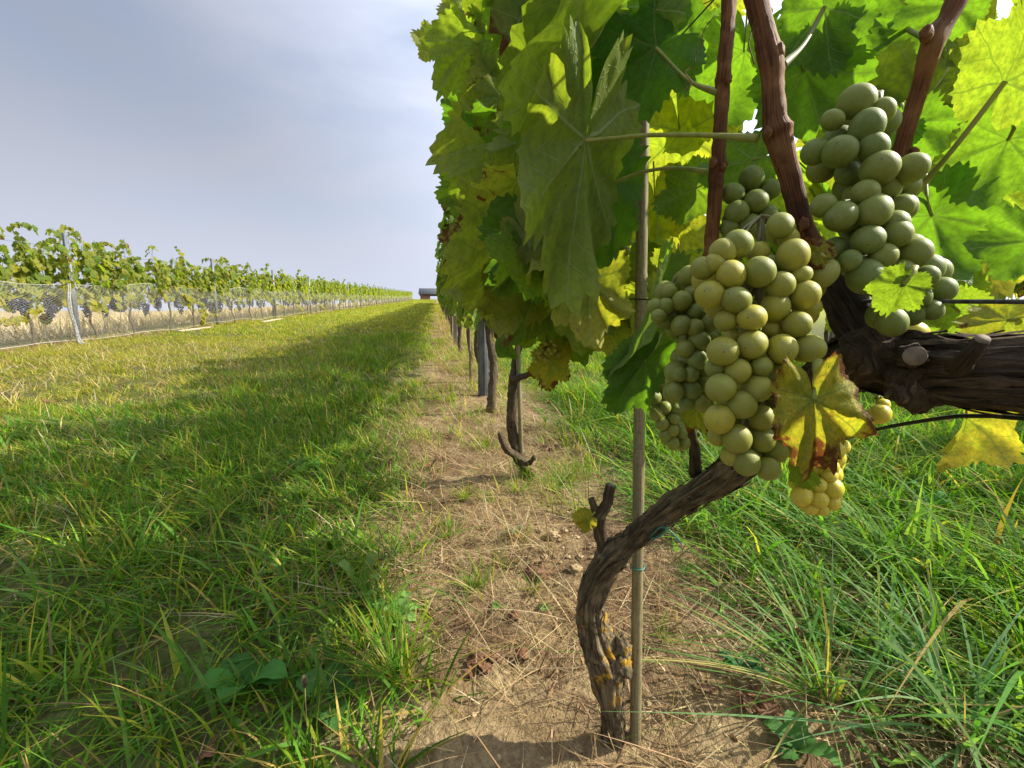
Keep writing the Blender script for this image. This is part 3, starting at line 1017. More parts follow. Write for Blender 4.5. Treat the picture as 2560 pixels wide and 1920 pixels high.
for i, y in enumerate([3.55, 8.25, 12.95, 17.7, 22.4, 27.1, 31.8, 36.5, 41.2, 45.9, 50.6, 55.3, 60.0, 69.4, 78.8, 88.2, 97.6, 107]):
    lab = 'dark grey steel post beside the white hanging net bundle' if i == 1 else 'grey steel post standing in the netted row'
    post(LX + (.17 if i < 3 else .05), y, pm, hm, lab, None if i == 1 else 'posts of the netted row', R(8))
for i, y in enumerate([3.5, 8.2, 12.9, 17.6, 22.3, 27.0]):
    lab = 'shiny grooved galvanised post between the near row trunks' if i == 0 else 'further galvanised post down the near row'
    xx = RX + .02
    if i == 0: xx, y = on_ground(1211, 990).xy
    post(xx, y, pm2, hm2, lab, None if i == 0 else 'posts down the near row', R(12))
for i, y in enumerate([.5, 5.2, 9.9, 14.6]):
    post(NX, y, pm2, hm2, 'galvanised post among the leaves of the next row', 'posts of the next row')
# round wooden post seen low down beside the second steel post
o = tube('wooden_post', [(RX - .04, 7.6, g(RX, 7.6) - .2), (RX - .03, 7.6, g(RX, 7.6) + .6), (RX - .03, 7.6, g(RX, 7.6) + 1.9)], [.055, .053, .05], mat_simple('grey_post_wood', (.20, .16, .13), (.34, .29, .24), .85, .15, 8, (5, 5, .5)), None, step=.1, n=16)
tag(o, 'thick pale wooden post further down the near row', 'post')

# -- wires
def wire(x, z, y0, y1, r, label, group, mat='wire', sag=.0):
    pts, y = [], y0
    while y <= y1:
        pts.append((x, y, g(x, y) + z + sag * math.sin(y * 1.3))); y += 1.5
    o = tube('trellis_wire', pts, [r] * len(pts), M[mat], None, step=1.5, n=6, cap=False)
    return tag(o, label, 'wire', group)
wire(.29, .752, -1.2, 40, .0013, 'dark trellis wire running level above the thick vine arm', None)
for z in (1.15, 1.6):
    wire(RX + .03, z, -2.5, 40, .0013, 'thin training wire inside the near leaf wall', 'training wires of the near row')
for z in (1.25, 1.50):
    wire(LX, z, 1.0, 55, .002, 'thin wire along the top of the netted row', 'top wires of the netted row')
wire(LX, .66, 1.0, 55, .002, 'thin wire at fruit height in the netted row', 'fruit wires of the netted row')
for z in (1.2, 1.62):
    wire(NX, z, -2.5, 28, .002, 'thin wire of the next row against the pale sky', 'wires of the next row')

# -- dark fruit of the netted row: every bunch an object of its own
def bunch_mesh(seed, n, L, W, r, mat, name='grape_bunch'):
    rq = random.Random(seed)
    ico = bpy.data.meshes.new('t')
    import bmesh
    bm = bmesh.new(); bmesh.ops.create_icosphere(bm, subdivisions=1, radius=1)
    bv = [v.co.copy() for v in bm.verts]; bf = [[v.index for v in f.verts] for f in bm.faces]
    bm.free()
    V, F = [], []
    pts = []
    for k in range(n * 6):
        if len(pts) >= n: break
        t = rq.random()
        w = W * (1 - .75 * t ** 1.4) * math.sqrt(rq.random())
        a = rq.uniform(0, 6.283)
        p = Vector((w * math.cos(a), w * math.sin(a), -t * L))
        if all((p - q).length > r * 1.35 for q in pts): pts.append(p)
    for p in pts:
        o_ = len(V)
        V += [p + v * r for v in bv]; F += [tuple(i + o_ for i in f) for f in bf]
    bpy.data.meshes.remove(ico)
    return mesh_np(name, [tuple(v) for v in V], [i for f in F for i in f], 3, mat)
bms = [bunch_mesh(i, 40, .16, .055, .0115, M['blue']) for i in range(4)]
for i, y in enumerate(LYS):
    if y > 26: break
    for k in range(7 if y < 14 else 3):
        o = link('grape_bunch', bms[(i + k) % 4])
        yy = y + rd.uniform(-.5, .5)
        o.location = (LX + rd.choice((-1, 1, 1)) * rd.uniform(.04, .17), yy, g(LX, yy) + .62 + rd.uniform(-.05, .12))
        o.rotation_euler = (0, 0, rd.uniform(0, 6))
        s_ = rd.uniform(1.0, 1.5)
        o.scale = (s_, s_, s_)
        tag(o, 'dark blue grape bunch hanging behind the white bird net', 'grape bunch', 'blue bunches behind the net')

# -- the white bird net: one long sheet on the side facing the grass
def mat_net():
    m = NT('bird_net_thread')
    uv = m.n('UVMap', uv_map='UVMap').outputs[0]
    u, v, _ = m.xyz(uv)
    wob = m.math('MULTIPLY', m.noise(uv, 3.0, 3, .6), .10)
    a = m.math('FRACT', m.math('MULTIPLY', m.math('ADD', m.math('MULTIPLY_ADD', u, .45, v), wob), 27))
    b = m.math('FRACT', m.math('MULTIPLY', m.math('ADD', m.math('MULTIPLY_ADD', u, -.45, v), wob), 27))
    da = m.math('ABSOLUTE', m.math('SUBTRACT', a, .5)); db = m.math('ABSOLUTE', m.math('SUBTRACT', b, .5))
    th = m.math('MAXIMUM', m.math('LESS_THAN', da, .075), m.math('LESS_THAN', db, .075))
    lay = m.rng(m.noise(uv, 1.3, 4, .6), .4, .75, .02, .10)
    fac = m.math('MAXIMUM', m.math('MULTIPLY', th, .32), lay)
    sh = m.bsdf((.52, .50, .44), .7, .2)
    sh = m.mixsh(.4, sh, m.transl((.6, .6, .58)))
    tr = m.n('BsdfTransparent').outputs[0]
    return m.done(m.mixsh(fac, tr, sh))
M['net'] = mat_net()
def mat_folds():
    m = NT('gathered_net')
    f = m.noise(m.mapping(m.obj(), (1, 1, .35)), 90, 4, .65)
    sh = m.bsdf(m.mix(f, (.30, .30, .27), (.52, .51, .47)), .8, .2)
    return m.done(m.mixsh(m.rng(f, .40, .60, .10, .70), m.n('BsdfTransparent').outputs[0], sh))
M['folds'] = mat_folds()
M['cord'] = mat_simple('white_cord', (.36, .35, .30), (.55, .54, .48), .8, .2, 40)
ny = 560
yy = np.concatenate([np.linspace(1.2, 20, 260), np.linspace(20.15, 112, 300)])
zs = np.linspace(0, 1, 26)
YN, SN = np.meshgrid(yy, zs)
top = .97 + .045 * np.sin(yy * 1.34) + .02 * np.sin(yy * 3.1 + 1) + .02 * np.sin(yy * .47)
bot = .07 + .06 * np.maximum(0, np.sin(yy * .9 + 2)) * (yy > 11) + .02 * np.sin(yy * 2.7)
ZN = bot[None] + (top - bot)[None] * SN
XN = LX + .23 + .03 * np.sin(YN * 2.1 + SN * 2) + .05 * np.sin(SN * 3.1) + .02 * np.sin(YN * 9 + SN * 5)
XN = XN - .12 * np.clip(SN - .85, 0, 1) / .15
V = np.stack([XN.ravel(), YN.ravel(), (ZN + G(XN, YN)).ravel()], 1)
k0 = (np.arange(25)[:, None] * ny + np.arange(ny - 1)[None, :]).ravel()
net = empty('bird_net', (LX + .2, 1.2, g(LX, 1.2)), 'white bird net hung along the whole row of dark grapes', 'net')
sheet = link('net_sheet', mesh_np('net_sheet', V, np.stack([k0, k0 + 1, k0 + ny + 1, k0 + ny], 1), 4, M['net'], np.stack([YN.ravel(), ZN.ravel()], 1)))
rel(net, sheet)
for row, rr in ((25, .0035), (0, .0035)):
    idx = np.arange(0, ny, 3) + row * ny
    tube('edge_cord', [tuple(p) for p in V[idx]], [rr] * len(idx), M['cord'], net, step=.3, n=6, cap=False)
# gathered folds of net hanging at the post
def gathered(y, w, ztop, seed):
    rq = random.Random(seed)
    parts = []
    for k in range(7):
        a = rq.uniform(-w, w)
        x0 = LX + .26 + rq.uniform(-.03, .05)
        pts = [(x0, y + a * 1.2, g(LX, y) + ztop), (x0 + rq.uniform(-.02, .03), y + a * .8 - .06, g(LX, y) + ztop * .62),
               (x0 + .02, y + a * .6 - .03, g(LX, y) + ztop * .28), (x0 + .05, y + a * 2.0, g(LX, y) + .05), (x0 + .12, y + a * 6 + .08, g(LX, y) + .012)]
        parts.append(tube_arrays(pts, [.006, .010, .012, .012, .006], .05, 8, .4, seed + k, .3))
    o = link('net_fold', mesh_of('net_fold', parts, M['folds']))
    return rel(net, o)
gathered(8.06, .035, .95, 3)

# -- pale boards lying at the foot of the netted row
for (pa, pb, lab) in (((448, 832), (525, 822), 'pale board lying in the grass at the foot of the net'), ((655, 808), (704, 799), 'second pale board further along the foot of the net')):
    a, b = on_ground(*pa), on_ground(*pb)
    a.z += .03; b.z += .03
    d = (b - a); ln = d.length
    V_, F_, U_ = box_arrays(0, ln, -.07, .07, -.02, .02)
    q = d.to_track_quat('X', 'Z').to_matrix()
    parts = [([q @ v + a for v in V_], F_, U_)]
    o = link('wooden_board', mesh_of('wooden_board', parts, M['wood'], False))
    tag(o, lab, 'board')

# -- pavilion at the crest
PD = 128.0
PK = PD / 74.0
pv0 = at(1046, 737, PD)
gz = g(pv0.x, pv0.y)
pav = empty('pavilion', (pv0.x, pv0.y, gz), 'small brick pavilion with a grey sheet roof at the crest', 'building')
zr = lambda py: at(1060, py, PD).z
W_ = 9.0 * PK
x0 = pv0.x
ye = pv0.y
ze, zt_ = zr(734.5), zr(719.5)
def quadmesh(name, parts, mat): return rel(pav, link(name, mesh_of(name, parts, mat, False)))
# roof slab sloping up away from us with standing seams, and its fascia
sl = [Vector((x0, ye, ze)), Vector((x0 + W_, ye, ze)), Vector((x0 + W_, ye + 2.6 * PK, zt_ + .15)), Vector((x0, ye + 2.6 * PK, zt_ + .15))]
dn = Vector((0, 0, -.10 * PK))
V_ = sl + [v + dn for v in sl]
F_ = [(0, 1, 2, 3), (7, 6, 5, 4), (0, 4, 5, 1), (1, 5, 6, 2), (2, 6, 7, 3), (3, 7, 4, 0)]
parts = [(V_, F_, [(0, 0)] * 8)]
back = [Vector((x0, ye + 2.6 * PK + .03, zt_ + .15)), Vector((x0 + W_, ye + 2.6 * PK + .03, zt_ + .15)), Vector((x0 + W_, ye + 5.2 * PK, ze)), Vector((x0, ye + 5.2 * PK, ze))]
parts.append((back + [v + dn for v in back], F_, [(0, 0)] * 8))
rf = quadmesh('roof', parts, M['roof'])
seams = []
for k in range(19):
    xx = x0 + .02 + k * (W_ - .06) / 18
    a, b = Vector((xx, ye - .01, ze)), Vector((xx, ye + 2.6 * PK, zt_ + .15))
    up = Vector((0, -.03, .10))
    q = [a, a + Vector((.09, 0, 0)), b + Vector((.09, 0, 0)), b]
    seams.append((q + [v + up for v in q], [(3, 2, 1, 0), (4, 5, 6, 7), (0, 1, 5, 4), (1, 2, 6, 5), (2, 3, 7, 6), (3, 0, 4, 7)], [(0, 0)] * 8))
sm = link('seam', mesh_of('seam', seams, M['roof'], False)); rel(rf, sm)
quadmesh('pillar', [box_arrays(x0 + .28 * PK, x0 + 1.85 * PK, ye + .5 * PK, ye + 4.4 * PK, gz - .6, ze + .05)], M['brick'])
quadmesh('pillar', [box_arrays(x0 + 6.9 * PK, x0 + 8.5 * PK, ye + .5 * PK, ye + 4.4 * PK, gz - .6, ze + .05)], M['brick'])
quadmesh('beam', [box_arrays(x0 + 1.85 * PK + .01, x0 + 6.9 * PK - .01, ye + .6 * PK, ye + .9 * PK, ze - .55, ze - .03)], mat_simple('dark_beam', (.07, .035, .025), (.12, .06, .04), .8, .2, 4))

# ------------------------------------------------------------------ the nearest vine: trunk, arm, canes
base = on_ground(1522, 1862)
v1 = empty('grapevine', (base.x, base.y, base.z), 'nearest old vine with lichen on its bent trunk and one thick arm', 'vine', 'near row vines')
def path(spec, x0=HX):
    """(px, py, half width in px[, plane]) -> points and radii"""
    P, r = [], []
    for q in spec:
        D = depth_on(q[0], q[1], q[3] if len(q) > 3 else x0)
        P.append(at(q[0], q[1], D)); r.append(q[2] * D / FPX)
    return P, r
b_d = (base - CAM).dot(camF)
def tp(px, py, D): return at(px, py, D)
trunk_spec = [(1537, 1935, 27, .80), (1534, 1855, 26, .777), (1531, 1785, 27, .757), (1520, 1705, 38, .742), (1514, 1650, 45, .735), (1494, 1600, 40, .727), (1484, 1560, 34, .717), (1479, 1501, 31, .70), (1502, 1432, 33, .68),
              (1540, 1382, 33, .655), (1584, 1345, 28, .635), (1662, 1285, 28, .59), (1751, 1226, 32, .54), (1818, 1186, 36, .505), (1870, 1140, 38, .475)]
tP = [at(a, b, d) for a, b, c, d in trunk_spec]; tr_ = [c * d / FPX for a, b, c, d in trunk_spec]
trunk = tube('trunk', tP, tr_, M['bark'], v1, step=.004, n=56, rough=.2, seed=3, ridges=.30)
arm_spec = [(1850, 1150, 36, .485), (1930, 1075, 40, .435), (2050, 965, 50, .365), (2140, 905, 66, .32), (2230, 912, 68, .29), (2330, 918, 76, .262), (2450, 932, 84, .238), (2580, 935, 94, .22), (2760, 950, 112, .20)]
arm = tube('arm', [at(a, b, d) for a, b, c, d in arm_spec], [c * d / FPX for a, b, c, d in arm_spec], M['dark_bark'], v1, step=.0025, n=56, rough=.28, seed=9, ridges=.34)
# swollen, flaking lichen knob near the foot
def lump(name, c, r, mat, parent, seed, sq=(1, 1, 1), rough=.3, sub=4):
    import bmesh
    bm = bmesh.new(); bmesh.ops.create_icosphere(bm, subdivisions=sub, radius=1)
    V = []
    for v in bm.verts:
        q = 1 + rough * noise.noise(v.co * 1.6 + Vector((seed, 0, 0))) + rough * .5 * noise.noise(v.co * 4 + Vector((0, seed, 0))) + rough * .25 * noise.noise(v.co * 9 + Vector((0, seed, 0)))
        V.append(Vector((v.co.x * sq[0], v.co.y * sq[1], v.co.z * sq[2])) * r * q)
    F = [tuple(v.index for v in f.verts) for f in bm.faces]; bm.free()
    o = link(name, mesh_np(name, [tuple(v) for v in V], [i for f in F for i in f], 3, mat, [(v.x * 8, v.z) for v in V]))
    o.location = c
    if parent is not None: rel(parent, o)
    return o
lump('knob', at(1535, 1655, .728), .024, M['bark'], v1, 4, (1, 1, 1.3), .6)
lump('knob', at(1552, 1622, .722), .013, M['bark'], v1, 8, (1, 1, 1.6), .6)
# loose strips of bark peeling along the old wood
def bark_strips(spec, n, seed, mat, lift=.002):
    rq = random.Random(seed)
    P, r = smooth_path([at(a, b, d) for a, b, c, d in spec], [c * d / FPX for a, b, c, d in spec], .004)
    V, F, U = [], [], []
    for k in range(n):
        i = rq.randrange(2, len(P) - 12)
        m = rq.randrange(5, 16)
        a0 = rq.uniform(0, 6.283); w = rq.uniform(.0012, .0034)
        b = len(V); cnt_ = 0
        dr = rq.uniform(-.25, .25)
        for j in range(m):
            q = i + j
            if q >= len(P) - 1: break
            T = (P[q + 1] - P[q - 1]).normalized()
            N = (Vector((.3, .5, .81)) - T * T.dot(Vector((.3, .5, .81)))).normalized()
            B = T.cross(N)
            t = j / (m - 1)
            a = a0 + dr * t
            o_ = N * math.cos(a) + B * math.sin(a)
            s_ = T.cross(o_)
            e = lift * (.3 + rq.random() * .4 + 2.2 * max(0, t - .6) + 1.2 * max(0, .25 - t))
            c_ = P[q] + o_ * (r[q] * 1.04 + e)
            ww = w * math.sin(math.pi * (.08 + .88 * t)) * rq.uniform(.7, 1.2)
            for sg, h in ((-1, 0), (0, .0009), (1, 0)):
                V.append(c_ + s_ * ww * sg + o_ * h); U.append((a / 6.283 + sg * .02, q * .004))
            cnt_ += 1
        for j in range(cnt_ - 1):
            for sg in (0, 1):
                F.append((b + j * 3 + sg, b + j * 3 + sg + 1, b + j * 3 + sg + 4, b + j * 3 + sg + 3))
    o = link('peeling_bark', mesh_of('peeling_bark', [(V, F, U)], mat))
    return rel(v1, o)
bark_strips(trunk_spec, 190, 3, M['row_bark'])
bark_strips(arm_spec[1:], 150, 4, M['dark_bark'], .0018)
# side stub with a cut end, and the fork beside it
def stub(spec, mat, n=20, name='stub', capmat=None):
    P = [at(a, b, d) for a, b, c, d in spec]; r_ = [c * d / FPX for a, b, c, d in spec]
    o = tube(name, P, r_, mat, v1, step=.004, n=n, rough=.2, seed=spec[0][0], ridges=.2)
    if capmat is not None:
        e, d = P[-1], (P[-1] - P[-2]).normalized()
        c = link('cut_end', mesh_of('cut_end', [tube_arrays([e - d * .001, e + d * .0012], [r_[-1] * .93, r_[-1] * .86], .001, 20)], capmat)); c.parent = o
    return o
stub([(1522, 1405, 18, .668), (1503, 1340, 17, .655), (1497, 1295, 18, .65), (1516, 1262, 13, .645), (1527, 1212, 12, .64)], M['row_bark'], capmat=M['cutwood'])
stub([(1500, 1310, 12, .652), (1486, 1270, 9, .65), (1478, 1245, 8, .65)], M['bark'])
stub([(1738, 1185, 15, .55), (1735, 1120, 13, .52), (1724, 1060, 11, .50), (1722, 1030, 10, .50)], M['row_bark'])
stub([(2180, 860, 62, .31), (2140, 800, 46, .318), (2100, 735, 42, .325), (2078, 690, 44, .33)], M['dark_bark'], 32, 'spur')
stub([(2245, 905, 46, .285), (2270, 892, 34, .268), (2287, 890, 27, .236)], M['dark_bark'], 28, capmat=M['cutwood'])
stub([(2395, 920, 24, .225), (2425, 888, 19, .212), (2455, 850, 17, .205)], M['dark_bark'], 24, capmat=M['cutwood'])
lump('knob', at(2300, 955, .262), .015, M['dark_bark'], v1, 6, (1.2, 1, 1.2), .35)
lump('knob', at(2180, 890, .29), .020, M['dark_bark'], v1, 11, (1, 1, 1), .3)
# canes: reddish brown one-year wood with swollen nodes
def cane(spec, name='cane'):
    P, r = [], []
    for a, b, c, d in spec:
        P.append(at(a, b, d)); r.append(c * d / FPX)
    return tube(name, P, r, M['cane'], v1, step=.003, n=20, rough=.12, seed=spec[0][0], ridges=.035)
cane([(1774, 660, 16, .43), (1784, 540, 17, .42), (1792, 436, 18, .41), (1797, 412, 22, .408), (1796, 390, 17, .405), (1802, 300, 16, .40), (1806, 212, 18, .395), (1808, 196, 21, .393), (1810, 170, 17, .39), (1818, 80, 17, .385), (1826, -60, 18, .38)])
cane([(2090, 720, 36, .335), (2040, 640, 27, .335), (2000, 540, 24, .332), (1975, 440, 25, .33), (1950, 350, 30, .328), (1944, 326, 36, .327), (1938, 300, 27, .326), (1932, 210, 25, .322), (1930, 160, 29, .32), (1924, 135, 30, .32), (1908, 70, 25, .318), (1880, -40, 26, .315)])
cane([(2215, 470, 19, .33), (2246, 395, 20, .325), (2262, 340, 18, .32), (2300, 220, 19, .31), (2328, 120, 24, .30), (2345, 80, 27, .30), (2368, 50, 22, .298), (2412, -50, 24, .295)])
cane([(1575, 420, 9, .62), (1590, 300, 10, .60), (1622, 60, 12, .56), (1640, -60, 12, .55)])
cane([(1470, 760, 12, .80), (1500, 640, 10, .75), (1515, 520, 9, .70), (1480, 430, 8, .68)])
def bud(px, py, d, r, seed):
    lump('bud', at(px, py, d), r, M['cane'], v1, seed, (1, 1, 1.5), .35, 3)
for q_ in ((1962, 318, .322, .0038, 1), (1921, 330, .322, .0030, 2), (1948, 128, .315, .0036, 3), (1820, 198, .388, .0030, 4), (1783, 405, .402, .0032, 5), (1808, 415, .402, .0026, 6), (2316, 84, .294, .0034, 7), (2284, 385, .318, .0030, 8), (2010, 560, .326, .0034, 9)):
    bud(*q_)
def petiole(spec, parent, mat='petiole', name='petiole'):
    P = [at(a, b, d) for a, b, c, d in spec]; r_ = [c * d / FPX for a, b, c, d in spec]
    o = link(name, mesh_of(name, [tube_arrays(P, r_, .003, 12, .05, spec[0][0])], M[mat]))
    o.parent = parent
    o.matrix_parent_inverse = Matrix.Translation(-parent_world(parent))
    return o
def parent_world(o):
    return Vector(o.location)
def tendril(spec):
    P = [at(a, b, d) for a, b, d in spec]
    return tube('tendril', P, [.00045] * len(P), M['cane'], v1, step=.003, n=6)
tendril([(1790, 35, .39), (1760, 75, .385), (1752, 120, .38), (1738, 140, .38), (1736, 165, .38), (1712, 180, .378), (1730, 205, .376), (1722, 222, .375), (1716, 228, .375), (1718, 216, .376)])
tendril([(1872, 40, .33), (1880, 70, .335), (1872, 110, .335), (1880, 140, .335), (1886, 160, .335)])

# ------------------------------------------------------------------ single leaves near the camera
HERO = 0
def hero(px, py, ang, L, D, tw=0, ti=0, back=False, yel=.1, brn=0, rnd=.4, fold=.2, kx=.3, ky=.4, wave=.06, sx=1.0, owner=None, label=None, stem=None, mat='petiole', n=132, cup=.14):
    """one leaf: place of its petiole point, tip direction in the picture plane, length, turn about the midrib (tw) and tip towards us (ti)"""
    global HERO
    HERO += 1
    owner = owner or v1
    pos = at(px, py, D)
    tow = -(pos - CAM).normalized()
    a = R(ang)
    t0 = (camR * math.cos(a) + camU * math.sin(a))
    t0 = (t0 - tow * t0.dot(tow)).normalized()
    t = (t0 * math.cos(R(ti)) + tow * math.sin(R(ti))).normalized()
    z = (tow - t * tow.dot(t)).normalized()
    z = Matrix.Rotation(R(tw), 3, t) @ z
    if back: z = -z
    fr = leaf_frame(t, z)
    size = L * D / FPX / max(.45, math.cos(R(ti)))
    hr = random.Random(HERO * 13)
    V, tri, quad, uv = leaf_template(500 + HERO, n, 9, 38, .13, fold + hr.uniform(-.05, .2), kx + hr.uniform(-.2, .6) * (1 if kx > 0 else -1), ky + hr.uniform(0, .5), wave * hr.uniform(1.1, 2.0), cup * hr.uniform(.8, 1.6))
    V = V * np.array([sx, 1, 1])
    pk = np.array([noise.noise(Vector((q[0] * 4.5 + HERO, q[1] * 4.5, .3))) + .5 * noise.noise(Vector((q[0] * 10 + HERO, q[1] * 10, .7))) for q in uv])
    V[:, 2] += .045 * pk * np.clip(np.hypot(uv[:, 0], uv[:, 1]) * 2, 0, 1)
    B = LeafBatch()
    B.add((V, tri, quad, uv), (0, 0, 0), fr, size, (yel, brn, rnd))
    o = link('leaf', B.mesh('leaf', M['leaf']))
    o.parent = owner
    o.location = pos - owner.location
    if label: o['label'] = label
    if stem is not False:
        if stem is None:
            dn = (-t * .75 - tow * .55 + Vector((0, 0, .25))).normalized()
            P = [Vector((0, 0, 0)), -t * size * .22 - tow * size * .06, dn * size * .62]
            r_ = [.0011, .0012, .0016]
        else:
            P = [Vector((0, 0, 0))] + [at(a_, b_, d_) - pos for a_, b_, d_ in stem]
            r_ = [.0018] * (len(P) - 1) + [.0030]
        p = link('petiole', mesh_of('petiole', [tube_arrays(P, r_, .003, 10, .05, HERO)], M[mat]))
        p.parent = o
    return o

# vine two carries the leaves further down the wall
b2 = on_ground(1322, 1196)
v2 = empty('grapevine', (b2.x, b2.y, b2.z), 'second vine with a forked trunk beside a short cane and a yellow leaf', 'vine', 'near row vines')

# -- leaf wall at the near end of the row
hero(1464, 352, -99, 430, .42, tw=-22, ti=0, back=True, fold=.38, kx=.35, ky=.12, sx=.56, yel=.25, rnd=.85, brn=.25, wave=.10, cup=.12, stem=[(1540, 345, .405), (1620, 338, .39), (1760, 338, .36), (1895, 346, .335)])
hero(1500, 470, -106, 285, .50, tw=-30, ti=12, fold=.1, kx=.4, ky=.3, sx=.60, yel=.0, rnd=.05, wave=.05, stem=[(1600, 432, .48), (1690, 420, .45), (1785, 432, .415)])
hero(1455, 275, 190, 200, .55, tw=10, back=True, yel=.05, rnd=.25, fold=.1, kx=-.4, ky=.3, stem=None)
hero(1482, 163, 102, 225, .50, tw=-8, ti=-8, back=True, sx=.8, yel=.0, rnd=.1, fold=.1, kx=-.3, ky=.2)
hero(1402, -95, -97, 330, .43, tw=-48, sx=.62, fold=.75, kx=.7, ky=.2, yel=.35, brn=.62, rnd=.5, back=True)
hero(1330, -20, -95, 190, .46, tw=40, fold=.6, kx=.5, ky=.3, yel=.1, rnd=.05)
hero(1640, 120, 212, 205, .44, tw=25, ti=10, fold=.2, kx=.4, ky=.3, yel=.0, rnd=.1, stem=[(1720, 200, .43), (1795, 232, .395)])
hero(1462, 140, -122, 310, .43, tw=66, sx=.6, fold=.8, kx=.4, ky=.35, yel=.15, rnd=.7, brn=.35)
hero(1345, 330, 215, 150, .60, tw=30, ti=-10, fold=.15, kx=.4, ky=.5, yel=.3, rnd=.95, back=True)
hero(1245, 355, -112, 205, .78, tw=-12, fold=.12, kx=.3, ky=.5, yel=.35, rnd=.9, back=True)
hero(1290, 440, -125, 110, .70, tw=20, yel=.0, rnd=.1)
hero(1198, 595, 232, 125, .92, tw=15, yel=.55, brn=.80, rnd=.7, fold=.1, back=True, wave=.1, label='yellowing leaf with a curled red brown tip')
hero(1232, 582, -116, 205, .80, tw=58, fold=.55, kx=.3, ky=.2, yel=.25, rnd=.9, back=True)
hero(1268, 585, -104, 245, .70, tw=-28, fold=.3, kx=.7, ky=.35, yel=.35, rnd=.8, wave=.12)
hero(1330, 590, -80, 205, .58, tw=28, fold=.3, kx=.5, ky=.4, yel=.0, rnd=.15)
hero(1268, 735, -96, 112, .80, tw=-10, back=True, fold=.1, yel=.45, rnd=.9)
hero(1345, 700, -95, 120, .85, tw=20, back=True, yel=.5, rnd=.9)
hero(1478, 700, -98, 190, .60, tw=-18, ti=-6, sx=.8, fold=.1, kx=.5, ky=.5, yel=.62, brn=.3, rnd=.9, back=True)
hero(1425, 640, -90, 170, .66, tw=-45, fold=.3, yel=.25, rnd=.4, kx=.6)
hero(1628, 742, -106, 240, .42, tw=-62, sx=.8, ti=8, fold=.7, kx=.8, ky=.3, yel=.12, brn=.2, rnd=.2, label='dark leaf curled round the tall bamboo stake')
hero(1612, 905, -128, 160, .42, tw=25, sx=.85, fold=.35, kx=.6, ky=.3, yel=.0, rnd=.0)
hero(1088, 108, 165, 62, .90, tw=20, yel=.45, rnd=.7, back=True, brn=.2)
hero(1182, 112, -128, 150, .78, tw=-18, back=True, yel=.2, rnd=.6, fold=.35)
hero(1210, -20, -90, 85, .66, tw=10, yel=.35, brn=.55, rnd=.4)
hero(1150, 25, 190, 62, .80, tw=10, yel=.5, rnd=.9, back=True)
hero(1275, 175, 205, 125, .72, tw=12, yel=.4, brn=.5, rnd=.8, back=True)
hero(1270, 290, 195, 125, .68, tw=-55, yel=.0, rnd=.1, ky=.7)
hero(1165, 270, 215, 75, .95, tw=10, yel=.0, rnd=.05)
hero(1300, 10, -95, 150, .52, tw=68, fold=.5, yel=.3, rnd=.8)
hero(1225, 80, -70, 120, .68, tw=30, yel=.2, rnd=.5, back=True)
hero(1390, 380, -70, 130, .62, tw=35, yel=.0, rnd=.2)
hero(1190, 420, 240, 105, 1.0, tw=-20, yel=.2, rnd=.5)
hero(1165, 470, 200, 85, 1.1, tw=10, yel=.1, rnd=.3)
hero(1540, 20, -60, 210, .44, tw=35, fold=.5, yel=.1, rnd=.4, back=True)
hero(1370, 60, -120, 170, .56, tw=-30, yel=.05, rnd=.2)
hero(1560, -10, -125, 190, .50, tw=72, fold=.6, yel=.25, rnd=.9)
hero(1250, 680, -110, 120, .95, tw=25, yel=.0, rnd=.1)
hero(1180, 690, -100, 90, 1.05, tw=-30, yel=.5, rnd=.9, back=True)
# -- bright leaves against the sky between the stake and the first cane
hero(1700, 330, -85, 240, .79, tw=29, ti=-18, back=True, yel=.55, rnd=.95, fold=.05)
hero(1755, 200, -105, 180, .73, tw=29, ti=-18, back=True, yel=.35, rnd=.9, fold=.1)
hero(1735, 130, 170, 150, .68, tw=22, ti=-18, back=True, yel=.0, rnd=.1, fold=.1)
hero(1860, 130, -95, 175, .52, tw=29, ti=-18, back=True, yel=.0, rnd=.15, fold=.1)
hero(1780, 0, 20, 130, .73, tw=22, ti=-18, back=True, yel=.5, rnd=.9)
hero(1700, -10, -80, 120, .76, tw=29, ti=-18, back=True, yel=.3, rnd=.8)
hero(1740, 470, -150, 110, .74, tw=22, ti=-18, back=True, yel=.05, rnd=.5)
hero(1640, 520, -85, 180, .82, tw=22, ti=-18, back=True, yel=.6, rnd=.9)
hero(1880, 400, 200, 130, .45, tw=29, ti=-18, back=True, yel=.0, rnd=.4)
hero(1690, 690, -95, 130, .78, tw=22, ti=-18, back=True, yel=.35, rnd=.9)
hero(1640, 760, -60, 140, .70, tw=29, ti=-18, back=True, yel=.45, rnd=.8)
hero(1660, 890, -70, 120, .50, tw=20, yel=.1, rnd=.6)
hero(1740, 1020, -60, 78, .46, tw=20, yel=.7, brn=.7, rnd=.8, label='small yellow leaf with a burnt corner among the grapes')
